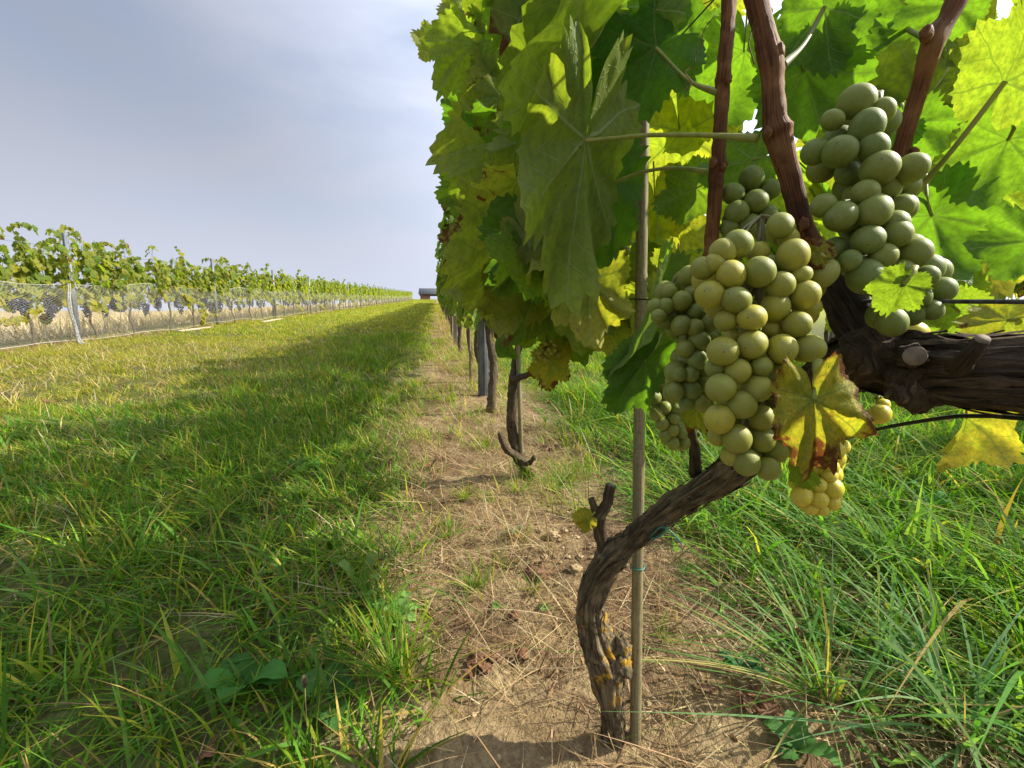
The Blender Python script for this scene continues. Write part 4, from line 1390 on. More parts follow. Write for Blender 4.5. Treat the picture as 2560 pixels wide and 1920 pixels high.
# -- the roof of leaves over the bunches
hero(2010, 180, -70, 185, .40, tw=5, back=True, yel=.0, rnd=.1, fold=.05)
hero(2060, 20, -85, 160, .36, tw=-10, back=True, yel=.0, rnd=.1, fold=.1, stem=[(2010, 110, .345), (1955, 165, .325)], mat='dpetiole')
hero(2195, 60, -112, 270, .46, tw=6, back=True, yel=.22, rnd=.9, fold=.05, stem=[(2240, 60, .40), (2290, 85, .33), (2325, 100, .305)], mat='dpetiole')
hero(2150, 40, -75, 120, .37, tw=-8, back=True, yel=.0, rnd=.05, fold=.1)
hero(2380, 10, 205, 130, .34, tw=15, back=True, yel=.0, rnd=.15, fold=.1)
hero(2350, 190, -110, 130, .45, tw=10, back=True, yel=.22, rnd=.9)
hero(2290, 260, -140, 160, .44, tw=-12, back=True, yel=.22, rnd=.95)
hero(2280, 310, -50, 110, .37, tw=8, back=True, yel=.0, rnd=.1)
hero(2240, 330, -130, 90, .38, tw=8, back=True, yel=.0, rnd=.1)
hero(2400, 340, -120, 220, .47, tw=6, back=True, yel=.22, rnd=.95, fold=.05)
hero(2520, 350, -120, 175, .33, tw=8, back=True, yel=.05, rnd=.2, fold=.05)
hero(2500, 470, -40, 120, .40, tw=5, back=True, yel=.22, rnd=.9)
hero(2512, 205, 62, 190, .30, tw=-20, ti=10, back=True, yel=.22, rnd=.8, stem=[(2440, 300, .31), (2360, 400, .325), (2280, 490, .345)], mat='petiole')
hero(2430, 70, -120, 75, .75, tw=20, yel=.1, rnd=.3)
hero(2410, 160, -110, 95, .72, tw=-20, back=True, yel=.35, rnd=.8)
hero(2440, 210, 215, 80, .70, tw=30, yel=.05, rnd=.2)
hero(2400, 290, 200, 85, .68, tw=20, back=True, yel=.4, rnd=.8)
hero(2510, 250, -150, 90, .60, tw=40, yel=.1, rnd=.3)
hero(2440, 560, -80, 210, .44, tw=5, back=True, yel=.7, rnd=.95, brn=.25, fold=.05)
hero(2330, 540, -75, 205, .37, tw=6, back=True, yel=.0, rnd=.05, fold=.1)
hero(2590, 600, 190, 140, .30, tw=10, back=True, yel=.0, rnd=.1)
hero(2258, 712, -132, 88, .232, tw=-6, ti=0, yel=.05, rnd=.75, fold=.05, kx=.2, ky=.2, label='small fresh green leaf lying against the upper bunch')
hero(2400, 780, -50, 110, .40, tw=30, back=True, yel=.2, rnd=.3)
hero(2330, 770, 30, 120, .44, tw=10, back=True, yel=.1, rnd=.4)
hero(2520, 800, 190, 100, .34, tw=20, back=True, yel=.75, brn=.5, rnd=.8)
hero(2415, 1045, -100, 145, .36, tw=48, back=True, yel=.85, rnd=.95, brn=.15, fold=.5, label='bright yellow leaf hanging below the thick arm')
hero(2455, 1058, -50, 70, .38, tw=45, back=True, yel=.7, rnd=.8)
hero(2034, 1000, -84, 188, .225, tw=-16, ti=8, yel=1.0, brn=.72, rnd=.8, fold=.55, kx=1.0, ky=.7, wave=.13, stem=[(2044, 960, .228), (2046, 905, .235)], label='yellow leaf with crisp brown margins in front of the bunch')
hero(2050, 635, 150, 62, .25, tw=20, ti=10, yel=1.0, brn=.85, rnd=.9, kx=.9, wave=.12, label='shrivelled orange brown leaf scrap between the bunches')
hero(2010, 1175, -80, 60, .26, tw=40, yel=.2, rnd=.6)
# -- second vine's own leaves
hero(1376, 902, -96, 80, 1.0, tw=0, yel=.85, brn=.55, rnd=.9, owner=v2, label='large yellow leaf with rusty edge beside the small bunch')
hero(1398, 878, 60, 46, 1.02, tw=10, yel=.7, rnd=.9, owner=v2)
hero(1466, 1298, 205, 42, .64, tw=-25, ti=-25, yel=.95, rnd=.95, label='small yellow sprout leaf on the side stub')
hero(1462, 1290, 130, 26, .66, tw=10, yel=.6, rnd=.9)
hero(1478, 1290, -60, 30, .655, tw=20, yel=.7, rnd=.9)

# -- further leaves of the nearest vine, too many to place one by one
rf_ = random.Random(77)
LB = LeafBatch()
cnt = 0
T1 = templates(1)
def filler(n, xr, yr, zr_, test, yel=.14, size=(.075, .125)):
    made = 0
    tries = 0
    gaps = ((1860, 285, 75), (1640, 240, 60), (1760, 350, 60), (1990, 140, 70), (2460, 150, 120), (2510, 260, 90), (1700, 590, 80), (2450, 480, 60), (1375, 900, 75))
    while made < n and tries < n * 40:
        tries += 1
        p = Vector((rf_.uniform(*xr), rf_.uniform(*yr), 0))
        p.z = g(p.x, p.y) + rf_.uniform(*zr_)
        q = project(p)
        if not test(p, q): continue
        if q and any(math.hypot(q[0] - a, q[1] - b) < c + 45 / q[2] for a, b, c in gaps): continue
        az = rf_.gauss(0, .9) + (math.pi if p.x < HX else 0)
        tip = Vector((math.cos(az) * .5, math.sin(az) * .5, -rf_.uniform(.3, 1.4)))
        nrm = Vector((math.cos(az), math.sin(az) * .7, rf_.uniform(.2, 1.0)))
        LB.add(rf_.choice(T1), p, leaf_frame(tip, nrm), rf_.uniform(*size), (max(0, rf_.gauss(yel, .22)), rf_.choice((0, 0, 0, .5)), rf_.random()))
        LB.stick(p, p - Vector(tip) .normalized() * .05 + Vector((.03 if p.x < HX else -.03, 0, .02)), .0013)
        made += 1
inframe = lambda q, m=140: q is not None and -m < q[0] < 2560 + m and -m < q[1] < 1920 + m
# leaf wall on the grass side, further along
filler(130, (.16, .46), (.80, 1.32), (.66, 1.30), lambda p, q: not (q and q[0] > 1575 and q[1] > -60) and q[2] > .66)
# high canopy above the picture
filler(48, (.16, .46), (-.35, 1.3), (1.15, 1.95), lambda p, q: not inframe(q, 120))
# loose leaves behind the bunches
filler(20, (.50, .80), (-.05, 1.1), (.72, 1.25), lambda p, q: q and q[2] > .42 and q[0] > 1500, .35)
filler(12, (.45, .7), (.55, 1.2), (.70, 1.1), lambda p, q: q and q[2] > .55 and q[0] > 1560, .35)
# small turned and rolled leaves that break up the wall
T0 = templates(0)
for k in range(64):
    px_, py_, D_ = rf_.uniform(1105, 1490), rf_.uniform(-30, 660), rf_.uniform(.50, .95)
    if py_ > 690 and px_ > 1420: continue
    if px_ < 1180: D_ = rf_.uniform(.85, 1.15)
    p = at(px_, py_, D_)
    if p.x < .10: p.x = .10 + rf_.uniform(0, .04)
    a_ = R(rf_.gauss(-100, 40))
    tow = (CAM - p).normalized()
    tip = camR * math.cos(a_) + camU * math.sin(a_) + tow * rf_.uniform(-.4, .4)
    nz = Matrix.Rotation(R(rf_.choice((-1, 1)) * rf_.uniform(25, 75)), 3, tip.normalized()) @ (tow * rf_.choice((1, 1, -1)))
    LB.add(rf_.choice(T0), p, leaf_frame(tip, nz), rf_.uniform(.045, .085), (max(0, rf_.gauss(.2, .2)), rf_.choice((0, 0, 0, .5)), rf_.uniform(.3, 1)))
    LB.stick(p, p - tip.normalized() * .03 - tow * .05, .0011)
fo = link('foliage', LB.mesh('foliage', M['leaf']))
rel(v1, fo); fo['kind'] = 'stuff'

# second vine: forked trunk, arm, crown
def v2p(spec): return [at(a, b, d) for a, b, c, d in spec], [c * d / FPX for a, b, c, d in spec]
D2 = (b2 - CAM).dot(camF)
P, r_ = v2p([(1328, 1215, 15, D2 + .01), (1322, 1180, 16, D2), (1300, 1150, 14, D2 - .03), (1283, 1085, 13, D2 - .06), (1280, 1010, 12, D2 - .08), (1284, 955, 12, D2 - .10), (1291, 895, 10, D2 - .10), (1300, 845, 9, D2 - .1), (1306, 780, 9, D2 - .1), (1330, 700, 9, D2 - .1)])
tube('trunk', P, r_, M['row_bark'], v2, step=.01, n=24, rough=.3, seed=5, ridges=.25)
P, r_ = v2p([(1305, 1150, 8, D2 - .04), (1270, 1125, 9, D2 - .1), (1255, 1100, 7, D2 - .12), (1248, 1082, 5, D2 - .12)])
tube('stub', P, r_, M['row_bark'], v2, step=.01, n=14, rough=.3, seed=6, ridges=.25)
P, r_ = v2p([(1284, 950, 9, D2 - .12), (1300, 942, 8, D2 - .16), (1318, 938, 7, D2 - .22), (1332, 925, 6, D2 - .3)])
tube('arm', P, r_, M['dark_bark'], v2, step=.01, n=14, rough=.3, seed=7, ridges=.25)
P, r_ = v2p([(1300, 1150, 6, D2 - .05), (1320, 1160, 6, D2 - .1), (1338, 1140, 5, D2 - .12)])
tube('stub', P, r_, M['row_bark'], v2, step=.01, n=12, rough=.3, seed=8, ridges=.25)
c2 = vine_meshes(291, 1, .68, 1.85, 8, .095, .56, .18, .12, .3, 1.25, .2, .026)[1]
co = link('crown', c2); co.parent = v2
co.location = (RX - b2.x, 1.92 - b2.y, g(RX, 1.92) - b2.z)

# vines behind the photographer's shoulder keep the row, and its shadow, going
vb = [vine_meshes(300 + i, 2, .70, 2.0, 9, .11, .56, .16, .22, .3, .9, .2, .028) for i in range(2)]
for i, y in enumerate((-.75,)):
    vine_thing(vb[i % 2], (.52, y, g(.5, y)), 'vine of the near row behind the thick arm', None)

# ------------------------------------------------------------------ stakes and tie
sb = on_ground(1588, 1855)
Ds = (sb - CAM).dot(camF)
stake_top = at(1612, -40, Ds - .17)
st = empty('bamboo_stake', sb, 'tall pale bamboo stake tied to the nearest bent trunk', 'stake')
d = stake_top - sb
pts = [sb - d.normalized() * .08] + [sb + d * k for k in (0, .19, .195, .20, .205, .42, .425, .43, .435, .66, .665, .67, .675, 1)]
rad = [.0095] * 2 + [.0092, .0100, .0100, .0090] + [.0090, .0098, .0098, .0088] + [.0087, .0095, .0095, .0085] + [.0083]
tube('culm', pts, rad, M['bamboo'], st, step=.01, n=24, rough=.03, seed=2)
def ring(c, ax, r, rr, n=22):
    ax = ax.normalized(); a = ax.orthogonal().normalized(); b = ax.cross(a)
    return [c + (a * math.cos(t) + b * math.sin(t)) * r for t in np.linspace(0, 6.6, n)], [rr] * n
tc_ = sb + d * ((1855 - 1332) / (1855 + 40))
P, r_ = ring(tc_, d, .0112, .0014)
tie = empty('plant_tie', tc_, 'thin dark green tie binding the bent trunk to the bamboo stake', 'tie')
tube('loop', P, r_, M['tie'], tie, step=.002, n=8)
e0 = at(1604, 1336, Ds - .10)
tube('tail', [at(1600, 1334, Ds - .13), at(1635, 1345, .59), at(1660, 1330, .575), at(1668, 1312, .57)], [.0014, .0016, .0014, .001], M['tie'], tie, step=.003, n=8)
tube('tail', [at(1625, 1342, .60), at(1655, 1318, .565), at(1690, 1342, .56), at(1704, 1362, .56)], [.0014, .0013, .0012, .0009], M['tie'], tie, step=.003, n=8)
# short cane at the second vine and thin stakes further on
s2 = at(1304, 1150, D2 - .02)
o = tube('bamboo_stake', [at(1305, 1185, D2), at(1303, 1140, D2 - .04), at(1300, 1040, D2 - .10), at(1297, 950, D2 - .12), at(1294, 800, D2 - .14)], [.0095, .0095, .009, .009, .009], M['bamboo'], None, step=.02, n=16, rough=.05, seed=4)
tag(o, 'short bamboo cane beside the forked second trunk', 'stake')
for i, (px_, y_) in enumerate(((1176, 4.1), (1150, 6.3), (1139, 8.9))):
    xx = RX - .06
    o = tube('bamboo_stake', [(xx, y_, g(xx, y_) - .1), (xx, y_ + .01, g(xx, y_) + .6), (xx + .01, y_, g(xx, y_) + 1.5)], [.010, .009, .009], M['bamboo'], None, step=.1, n=12)
    tag(o, 'thin stake among the trunks past the grey metal post', 'stake', 'thin stakes down the near row')
# hose sagging under the arm
P = [at(1980, 1120, .42), at(2100, 1100, .37), at(2200, 1072, .325), at(2290, 1055, .295), at(2400, 1040, .265), at(2480, 1040, .25), at(2600, 1050, .23), at(2750, 1060, .21)]
o = tube('drip_hose', P, [.0013] * len(P), M['hose'], None, step=.01, n=10)
tag(o, 'thin black hose sagging under the thick vine arm', 'hose')

# ------------------------------------------------------------------ grape bunches near the camera: every berry a part
def berry_mesh(name, mat):
    n, m = 28, 18
    V, F = [(0, 0, 1.0)], []
    for j in range(1, m):
        t = math.pi * j / m
        for i in range(n):
            a = 2 * math.pi * i / n
            q = math.sin(t) ** .98
            V.append((q * math.cos(a), q * math.sin(a), math.cos(t)))
    V.append((0, 0, -1.0))
    for i in range(n): F.append((0, 1 + i, 1 + (i + 1) % n))
    for j in range(m - 2):
        for i in range(n):
            a, b = 1 + j * n, 1 + (j + 1) * n
            F.append((a + i, b + i, b + (i + 1) % n, a + (i + 1) % n))
    e = len(V) - 1; b = 1 + (m - 2) * n
    for i in range(n): F.append((b + i, e, b + (i + 1) % n))
    return mesh_np(name, V, [i for f in F for i in f], [len(f) for f in F], mat)
BER = {k: berry_mesh('grape', M[k]) for k in ('grape', 'lit_grape')}
rg = random.Random(9)
def bunch(label, berries, D, bulge, tint=(.2, .7), mat='grape', back=0, group=None, stem=None, gap=.9, small=.97):
    """berries: (px, py, half width px[, half height px]) as they sit in the picture; the bunch swells `bulge` metres towards us"""
    A = np.array([b[:2] for b in berries], float)
    c = A.mean(0); ext = np.abs(A - c).max(0) + 20
    topi = A[:, 1].min()
    o = empty('grape_bunch', at(c[0], topi, D), label, 'grape bunch', group)
    placed = []
    def put(p, r, rz, ti):
        b = link('grape', BER[mat], o)
        b.location = p - o.location
        b.scale = (r * rg.uniform(.95, 1.04), r * rg.uniform(.95, 1.04), r * rz)
        # the flower end points outward and down
        out = (p - at(c[0], (topi + A[:, 1].max()) / 2, D + bulge * .4)).normalized() + Vector((0, 0, -.35)) + Vector([rg.uniform(-.4, .4) for _ in range(3)])
        b.rotation_euler = (-out).to_track_quat('Z', 'Y').to_euler()
        b['tint'] = float(ti)
        placed.append((p, r))
    for q in berries:
        px, py, rx = q[:3]; ry = q[3] if len(q) > 3 else rx * .92
        k = ((px - c[0]) / ext[0]) ** 2 + ((py - c[1]) / ext[1]) ** 2
        dd = D - bulge * math.sqrt(max(0, 1 - min(1, k * .8))) + rg.uniform(-.0015, .0015)
        if len(q) > 4: dd += q[4]
        r = (rx + ry) / 2 * dd / FPX * small
        put(at(px, py, dd), r, rg.uniform(1.03, 1.14), rg.uniform(*tint))
    tries = 0
    n0 = len(placed)
    while len(placed) < n0 + back and tries < 4000 and len(placed) < 99:
        tries += 1
        b = rg.choice(berries)
        k = rg.uniform(.15, .95)
        px, py = c[0] + (b[0] - c[0]) * k + rg.uniform(-14, 14), c[1] + (b[1] - c[1]) * k + rg.uniform(-14, 14)
        dd = D + rg.uniform(.0, .028)
        p = at(px, py, dd)
        r = .0084
        if all((p - q).length > (r + s) * gap * .92 for q, s in placed): put(p, r, 1.06, rg.uniform(*tint))
    # rachis with its side branches
    ax = [at(c[0] + (rg.uniform(-8, 8)), topi - 25 + (A[:, 1].max() - topi) * t, D + .004) for t in (0, .25, .5, .75, .95)]
    if stem: ax = [at(*s) for s in stem] + ax
    parts = [tube_arrays(ax, [.0022] * (len(ax) - 1) + [.0010], .004, 8, .2, 3)]
    for p, r in placed:
        q = min(ax, key=lambda a: (a - p).length + abs(a.z - p.z - .012))
        d = (q - p)
        parts.append(tube_arrays([p + d.normalized() * r * .9, p + d * .5 + Vector((0, 0, .002)), q], [.0011, .0008, .0010], .004, 6))
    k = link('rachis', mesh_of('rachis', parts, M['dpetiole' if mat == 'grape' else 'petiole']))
    rel(o, k)
    return o
def c7(L): return [(1600 + a[0] / 2.37, 560 + a[1] / 2.37, a[2] / 2.37, a[3] / 2.37) + tuple(a[4:]) for a in L]
def c6(L): return [(2060 + a[0] * .3618, a[1] * .3618, a[2] * .3618, a[3] * .3618) + tuple(a[4:]) for a in L]
def c8(L): return [(2060 + a[0] * .4219, 560 + a[1] * .4219, a[2] * .4219, a[3] * .4219) + tuple(a[4:]) for a in L]
def c5(L): return [(1600 + a[0] * .3617, a[1] * .3617, a[2] * .3617, a[3] * .3617) + tuple(a[4:]) for a in L]
def c4(L): return [(1060 + a[0] * .2712, 420 + a[1] * .2712, a[2] * .2712, a[3] * .2712) + tuple(a[4:]) for a in L]
def c1(L): return [(1060 + a[0] * .2894, 780 + a[1] * .2894, a[2] * .2894, a[3] * .2894) + tuple(a[4:]) for a in L]

bunch('large ripe green bunch in front, speckled berries, between the stake and the yellow leaf', c7([
    (832, 10, 92, 62), (583, 118, 85, 80), (490, 165, 88, 68), (440, 235, 62, 65), (372, 262, 60, 75), (540, 300, 88, 82), (705, 285, 98, 92), (905, 190, 104, 90),
    (958, 300, 62, 52), (1080, 295, 86, 88), (832, 362, 85, 75), (975, 420, 95, 80), (570, 452, 88, 82), (415, 420, 92, 86), (800, 495, 94, 80, .006),
    (662, 555, 92, 78), (930, 597, 90, 73), (510, 570, 70, 66, .004), (780, 620, 60, 45, .012), (560, 660, 58, 38, .012), (490, 755, 97, 84), (665, 715, 92, 83),
    (840, 740, 95, 85), (1000, 735, 85, 88), (580, 870, 80, 72), (722, 842, 67, 57), (450, 850, 64, 56, .006), (478, 970, 95, 80), (700, 972, 86, 73),
    (860, 905, 96, 84, .004), (600, 1070, 90, 84), (470, 1155, 92, 80), (720, 1150, 78, 76, .004), (575, 1272, 90, 81), (725, 1275, 80, 74, .006), (462, 1255, 58, 62, .006),
    (630, 1410, 85, 76), (540, 1370, 66, 62, .004), (758, 1450, 72, 66), (805, 1345, 72, 64, .006), (700, 170, 70, 55, .014), (880, 90, 72, 48, .012),
    (1010, 490, 60, 60, .014), (930, 1050, 80, 75, .008), (880, 1180, 80, 75, .008), (900, 1320, 70, 65, .010)]),
    .265, .022, (.25, .95), back=40)
bunch('dark green bunch in shade behind the large one, near the stake', c7([
    (290, 310, 56, 75), (245, 455, 60, 65), (175, 400, 45, 46), (155, 485, 46, 52), (92, 490, 40, 60), (110, 545, 46, 45), (305, 415, 40, 60), (330, 520, 50, 45),
    (245, 600, 62, 60), (325, 615, 56, 55), (405, 590, 56, 55), (355, 690, 66, 58), (270, 740, 52, 60), (340, 805, 63, 56), (230, 890, 46, 46), (305, 890, 51, 43),
    (210, 990, 50, 50), (305, 985, 62, 53), (275, 1060, 50, 43), (355, 1060, 46, 46), (400, 510, 50, 45, .01), (385, 950, 40, 50, .008), (420, 680, 45, 50, .012)]),
    .335, .014, (.05, .35), back=30)
bunch('small pale bunch low behind the curled leaf at the stake', c7([
    (75, 1030, 42, 55), (140, 830, 34, 38), (120, 900, 38, 42), (100, 1125, 45, 42), (145, 1088, 40, 40), (215, 1100, 36, 40), (130, 1185, 40, 40), (200, 1157, 37, 33),
    (193, 1222, 39, 39), (150, 1250, 38, 36), (195, 1300, 38, 41), (262, 1300, 36, 36), (250, 1240, 32, 32), (170, 1030, 34, 34, .01)]),
    .44, .012, (.1, .45), back=10)
bunch('sunlit golden bunch hanging below the yellow brown leaf', c7([
    (1065, 1400, 55, 46), (1130, 1440, 50, 42), (1150, 1340, 62, 52), (1125, 1490, 50, 36), (1060, 1545, 51, 41), (1140, 1565, 66, 56), (1060, 1630, 62, 50),
    (1140, 1650, 46, 42), (960, 1500, 62, 52), (960, 1610, 66, 60), (1040, 1455, 40, 36, .008), (1010, 1680, 50, 42), (1200, 1320, 40, 45), (1080, 1690, 44, 36)]),
    .37, .012, (.2, .9), 'lit_grape', back=12)
bunch('upper bunch of big grey green berries among the canes', c6([
    (225, 705, 116, 112), (400, 770, 76, 86), (60, 830, 72, 72), (295, 880, 116, 106), (110, 1050, 112, 106), (340, 1020, 102, 92), (385, 1165, 126, 110), (600, 1165, 106, 96),
    (285, 1330, 97, 80), (440, 1300, 96, 72, .01), (-5, 1420, 78, 82), (115, 1495, 116, 100), (345, 1460, 121, 109), (535, 1425, 86, 77, .006), (485, 1550, 100, 86),
    (170, 1200, 90, 80, .02), (-60, 1050, 90, 85, .006)]) + c8([
    (260, 95, 98, 81), (350, 190, 86, 64), (540, 170, 101, 76), (245, 310, 111, 91), (155, 215, 62, 62), (460, 290, 96, 52), (610, 310, 62, 62), (700, 390, 86, 60),
    (570, 430, 62, 60), (640, 510, 62, 60), (400, 580, 120, 52), (60, 150, 75, 70, .01), (430, 60, 84, 82), (330, 540, 90, 60, .008), (520, 530, 75, 65, .006)]),
    .27, .016, (.0, .3), back=40)  # low tint range: this bunch's shade is put into the berry colour
bunch('dim green bunch between the two reddish canes', c5([
    (770, 1235, 86, 82), (645, 1340, 76, 72), (670, 1465, 81, 81), (800, 1390, 82, 82), (900, 1310, 72, 72), (760, 1560, 92, 72), (620, 1570, 66, 62), (880, 1480, 70, 66), (850, 1600, 70, 60)]),
    .43, .016, (.0, .15), back=14)
bunch('slim green bunch hanging partly behind the bamboo stake', c4([
    (1800, 220, 56, 61), (1895, 170, 52, 61), (1880, 290, 61, 66), (1890, 405, 52, 60), (1800, 320, 40, 45, .01), (1895, 520, 46, 56), (1860, 600, 46, 38), (1930, 250, 40, 55), (1940, 350, 40, 55),
    (1860, 760, 47, 46), (1830, 845, 51, 46), (1760, 910, 42, 41), (1800, 930, 41, 36), (1840, 950, 46, 56), (1720, 930, 38, 40), (1890, 680, 36, 40, .01), (1740, 210, 34, 40, .01)]),
    .70, .012, (.1, .5), back=10)
bunch('little pale bunch above the large yellow leaf of the second vine', c1([
    (1052, 275, 24, 24), (1100, 250, 22, 22), (1130, 285, 22, 22), (1080, 325, 24, 24), (1125, 330, 23, 23), (1055, 355, 22, 24), (1100, 355, 22, 22), (1020, 330, 22, 22), (1045, 405, 22, 22),
    (1000, 350, 24, 24), (1000, 390, 24, 24), (965, 395, 22, 24), (1075, 415, 20, 22), (980, 430, 24, 22), (1010, 300, 20, 20)]),
    .965, .012, (.4, .9), back=6)
for lab, sp in (('two lone sunlit grapes beside the cut stub on the arm', [(2282, 835, 34, 32), (2248, 842, 26, 24), (2225, 832, 22, 20, .01)]),
                ('sunlit grape pair showing at the edge of the yellow brown leaf', [(2200, 1035, 24, 24), (2208, 1012, 18, 14), (2185, 1040, 20, 22)])):
    bunch(lab, sp, .36, .0, (.2, .6), 'lit_grape')

# ------------------------------------------------------------------ small things on the ground
def litter_leaf(px, py, s, label, group, rgb=None):
    p = on_ground(px, py)
    rq = random.Random(int(px * 3 + py))
    V, tri, quad, uv = leaf_template(900 + int(px), 60, 4, 14, .12, rq.uniform(.2, .7), rq.uniform(.5, 2.2), rq.uniform(.6, 2.0), .16, .2)
    B = LeafBatch()
    tip = Vector((rq.uniform(-1, 1), rq.uniform(-1, 1), rq.uniform(-.1, .35)))
    B.add((V, tri, quad, uv), (0, 0, .012 + s * .12), leaf_frame(tip, Vector((rq.uniform(-.5, .5), rq.uniform(-.5, .5), 1))), s, (.3, 1, rq.random()))
    o = link('fallen_leaf', B.mesh('fallen_leaf', M['litter']))
    o.location = p
    return tag(o, label, 'fallen leaf', group)
for px, py, s in ((1085, 1165, .045), (1102, 1150, .04), (1070, 1175, .035), (1125, 1100, .03), (1395, 1115, .06), (1420, 1100, .05), (1375, 1130, .05), (1350, 1118, .04)):
    litter_leaf(px, py, s, 'dry brown fallen leaf on the pale strip beyond the bent trunk', 'fallen leaves on the far strip')
for px, py, s in ((1195, 1670, .03), (1210, 1690, .028), (1180, 1700, .025), (1235, 1660, .026), (1330, 1440, .026), (1345, 1425, .03), (1360, 1445, .026), (1300, 1650, .024), (1890, 1760, .035), (1920, 1800, .03), (1870, 1780, .028), (1290, 1560, .025), (1770, 1740, .025)):
    litter_leaf(px, py, s, 'shrivelled dark fallen leaf on soil by the nearest trunk', 'fallen leaves by the near trunk')
for px, py, s in ((582, 1205, .05), (965, 1170, .04), (775, 1195, .04), (735, 1150, .04), (125, 1008, .06), (690, 1445, .03), (860, 1310, .03), (520, 1890, .03)):
    litter_leaf(px, py, s, 'brown fallen leaf caught in the green grass', 'fallen leaves in the grass')
def clod(px, py, r, label, group=None, sq=(1, .9, .7)):
    p = on_ground(px, py)
    o = lump('soil_clod', p + Vector((0, 0, r * .3)), r, M['clod'], None, px, sq, .45, 4)
    return tag(o, label, 'soil clod', group)
clod(1382, 1345, .021, 'largest dry soil clod left of the side stub')
clod(1437, 1432, .017, 'round soil clod standing alone below the side stub')
for px, py, r in ((1465, 1330, .012), (1480, 1365, .010), (1410, 1330, .011), (1350, 1330, .009), (1440, 1350, .010), (1395, 1470, .009), (1300, 1420, .008), (1450, 1395, .009), (1420, 1400, .008), (1360, 1400, .010), (1330, 1370, .007), (1480, 1400, .007), (1400, 1410, .006), (1250, 1520, .006), (1190, 1480, .006), (1700, 1520, .007), (1750, 1600, .006), (1650, 1480, .007), (1150, 1850, .006), (1080, 1880, .008), (1180, 1800, .007), (1020, 1830, .006), (1620, 1760, .006)):
    clod(px, py, r, 'small crumb of dry soil on the bare strip', 'small crumbs of soil')

# countless crumbs of dry earth
import bmesh as _bm
b_ = _bm.new(); _bm.ops.create_icosphere(b_, subdivisions=1, radius=1)
cv = np.array([v.co[:] for v in b_.verts]); cf = np.array([[v.index for v in f.verts] for f in b_.faces]); b_.free()
CV, CF = [], []
q_ = np.random.RandomState(4)
for k in range(1500):
    x_, y_ = q_.uniform(-.25, .9), q_.uniform(.3, 2.6)
    if vnoise(np.array([x_]), np.array([y_]), 2.2, 61)[0] < .42: continue
    r_ = .0016 + .0045 * q_.rand() ** 3
    V_ = cv * (1 + q_.uniform(-.3, .3, (len(cv), 1))) * r_ * np.array([1, 1, .75]) + np.array([x_, y_, g(x_, y_) + r_ * .5 + .004])
    CF.append(cf + len(CV) * len(cv)); CV.append(V_)
tag(link('soil_crumbs', mesh_np('soil_crumbs', np.concatenate(CV), np.concatenate(CF).ravel(), 3, M['clod'], None, None, False)), 'loose crumbs of dry earth on the bare strip', 'soil', kind='stuff')

def weed(px, py, n, L, w, label, rgb, rise=.35, lobes=0, group=None):
    p = on_ground(px, py)
    rq = random.Random(int(px + 7 * py))
    o = empty('weed_plant', p, label, 'weed', group)
    for k in range(n):
        az = k * 2.4 + rq.uniform(-.4, .4)
        l = L * rq.uniform(.65, 1.15)
        up = rise * rq.uniform(.5, 1.5)
        m = 12
        V, F = [], []
        for i in range(m + 1):
            t = i / m
            x = l * t
            z = l * (up * math.sin(t * 2.0) - .12 * t * t) + .006
            ww = w * (math.sin(math.pi * min(1, t * .92 + .06)) ** .8) * (1 + (.28 * math.sin(t * lobes * 6.283) if lobes else .05 * math.sin(t * 40)))
            if t < .22: ww *= .3 + t * 3
            for s_, dz in ((-1, .22), (-.5, .04), (0, 0), (.5, .04), (1, .22)):
                V.append((x * math.cos(az) - s_ * ww * math.sin(az), x * math.sin(az) + s_ * ww * math.cos(az), z + ww * dz + .002 * math.sin(t * 19 + s_ * 5)))
        for i in range(m):
            for j in range(4):
                a = i * 5 + j
                F += [a, a + 1, a + 6, a + 5]
        c = np.array(rgb) * rq.uniform(.75, 1.25)
        me = mesh_np('leaf', V, F, 4, M['weed'], None, np.tile(c, (len(V), 1)))
        link('leaf', me, o)
    return o
weed(985, 1560, 7, .085, .017, 'toothed pale green weed rosette at the edge of the bare strip', (.15, .27, .07), .3, 5)
weed(610, 1735, 6, .085, .028, 'round leaved dark green weed in the tall grass near the frame edge', (.055, .16, .03), .5)
weed(815, 1765, 4, .075, .026, 'round leaved weed beside the tuft on bare soil', (.05, .13, .03), .4)
weed(905, 1490, 4, .07, .014, 'upright broad leaf weed in yellow green grass', (.16, .25, .06), .8)
weed(760, 1190, 6, .10, .016, 'dandelion like rosette in shade in the long grass', (.07, .19, .04), .5, 4)
weed(1290, 1335, 5, .035, .010, 'tiny grey green seedling in bare soil left of the clods', (.10, .18, .07), .3)
weed(1118, 1320, 5, .03, .008, 'tiny dark seedling on the bare strip', (.07, .13, .06), .2)
weed(1850, 1680, 6, .05, .010, 'small blue green weed under the rank grass', (.05, .15, .06), .4)
weed(1990, 1890, 5, .06, .018, 'broad leaved weed below the seed heads', (.07, .17, .04), .4)
weed(2330, 1290, 7, .08, .016, 'leafy weed in the shaded grass beyond the arm', (.07, .19, .05), .9)
weed(1360, 1530, 4, .02, .008, 'pair leaved seedling beside the bent trunk', (.10, .22, .05), .3)
weed(1240, 1525, 4, .02, .007, 'second tiny seedling left of the bent trunk', (.12, .24, .05), .3)
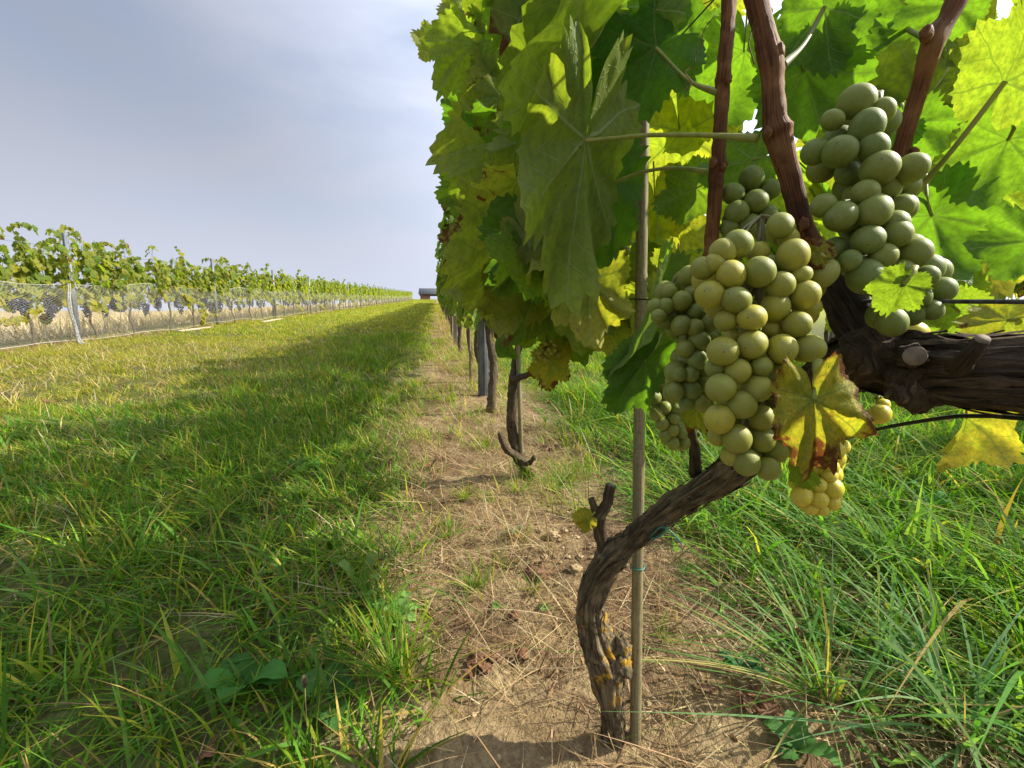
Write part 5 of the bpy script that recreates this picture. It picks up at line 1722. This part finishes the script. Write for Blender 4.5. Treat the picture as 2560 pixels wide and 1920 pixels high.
def tuft_thing(px, py, n, L, label, cols, w=.0035, lean=.55):
    p = on_ground(px, py)
    az = rs.uniform(0, 6.283, n)
    az = az + .6 * np.sin(az + px)
    q_ = L * .16 * np.sqrt(rs.rand(n)); b_ = az + rs.normal(0, .8, n)
    P = np.stack([q_ * np.cos(b_), q_ * np.sin(b_), np.zeros(n)], 1)
    me = blades('grass_tuft', P, L * rs.uniform(.5, 1.2, n), w * rs.uniform(.6, 1.4, n), az, np.abs(rs.normal(lean, .35, n)), np.clip(rs.normal(.6, .35, n), 0, 1.2), palette(n, cols, [1] * len(cols)), M['grass'], 6, rs.normal(0, .5, n))
    o = link('grass_tuft', me); o.location = p
    return tag(o, label, 'grass tuft')
tuft_thing(1000, 1715, 110, .17, 'dark spiky grass tuft standing alone at the edge of bare soil', LUSH[:4] + [(.30, .25, .07)], .0032, .6)
tuft_thing(1385, 1230, 80, .12, 'bright green tuft growing between the second trunk and the stub', LUSH[:4], .0034)
tuft_thing(1300, 1235, 70, .11, 'bright green tuft at the foot of the second trunk', LUSH[1:5], .0034)
for i_, (px_, py_, n_, L_) in enumerate(((1180, 1480, 40, .08), (1330, 1480, 26, .07), (1120, 1350, 60, .09), (1160, 1250, 70, .09), (1420, 1210, 60, .10), (1210, 1120, 60, .10), (1260, 1420, 20, .06), (1650, 1600, 22, .08))):
    tag(tuft_thing(px_, py_, n_, L_, 'thin green tuft in the bare strip', LUSH[1:5], .003, .45), group='thin tufts on the bare strip')
tuft_thing(1715, 1440, 60, .045, 'short dense green tuft just right of the stake', LUSH[:3], .002, .4)
tuft_thing(2080, 1750, 70, .26, 'large fountain of long grass beyond the stake', [(.07, .17, .03), (.10, .21, .05), (.13, .22, .07), (.30, .27, .09)], .006, .75)
tuft_thing(2420, 1850, 70, .26, 'broad bladed grass clump in the near corner', [(.06, .16, .04), (.10, .20, .07), (.13, .22, .09)], .008, .7)
tuft_thing(1300, 1350, 90, .07, 'brown dead grass tussock on the bare strip', DRY, .0016, .6)
tuft_thing(1235, 860, 160, .28, 'straw coloured dead grass clump by the far trunks', DRY, .004, .8)
def foxtail(px, py, tx, ty, L, label):
    p = on_ground(px, py)
    D = (p - CAM).dot(camF)
    top = at(tx, ty, D - .02)
    o = empty('foxtail_grass', p, label, 'grass seed head')
    mid = (p + top) / 2 + Vector((0, 0, .015))
    tube('stem', [p, mid, top], [.0008, .0007, .0006], M['straw_stem'], o, step=.01, n=6)
    d = (top - mid).normalized()
    V, F = [], []
    rq = random.Random(px)
    for k in range(150):
        t = rq.random()
        a = rq.uniform(0, 6.283)
        ax = d.orthogonal().normalized(); bx = d.cross(ax)
        out = (ax * math.cos(a) + bx * math.sin(a))
        c = top + d * (L * t - L * .3)
        rr = .0034 * math.sin(math.pi * (.12 + .8 * t))
        q = c + out * rr
        e = q + (out * .5 + d).normalized() * .005
        s_ = out.cross(d) * .0009
        i = len(V)
        V += [tuple(c - s_), tuple(c + s_), tuple(q + s_), tuple(e), tuple(q - s_)]
        F += [i, i + 1, i + 2, i + 3, i + 4]
    h = link('seed_head', mesh_np('seed_head', V, F, 5, M['seed'], None, None, False))
    rel(o, h)
M['straw_stem'] = mat_simple('seed_stem', (.26, .26, .08), (.42, .36, .14), .6, .3, 40)
foxtail(2070, 1760, 2004, 1590, .028, 'tan foxtail head leaning over the grass fountain')
foxtail(2160, 1960, 2130, 1850, .022, 'foxtail head at the bottom edge of the picture')
foxtail(1890, 1925, 1838, 1850, .018, 'drooping foxtail head over dark litter by the stake')
foxtail(770, 1850, 762, 1712, .020, 'foxtail head standing over the round leaved weed')
foxtail(720, 1260, 690, 1200, .030, 'foxtail head in the shaded alley grass')
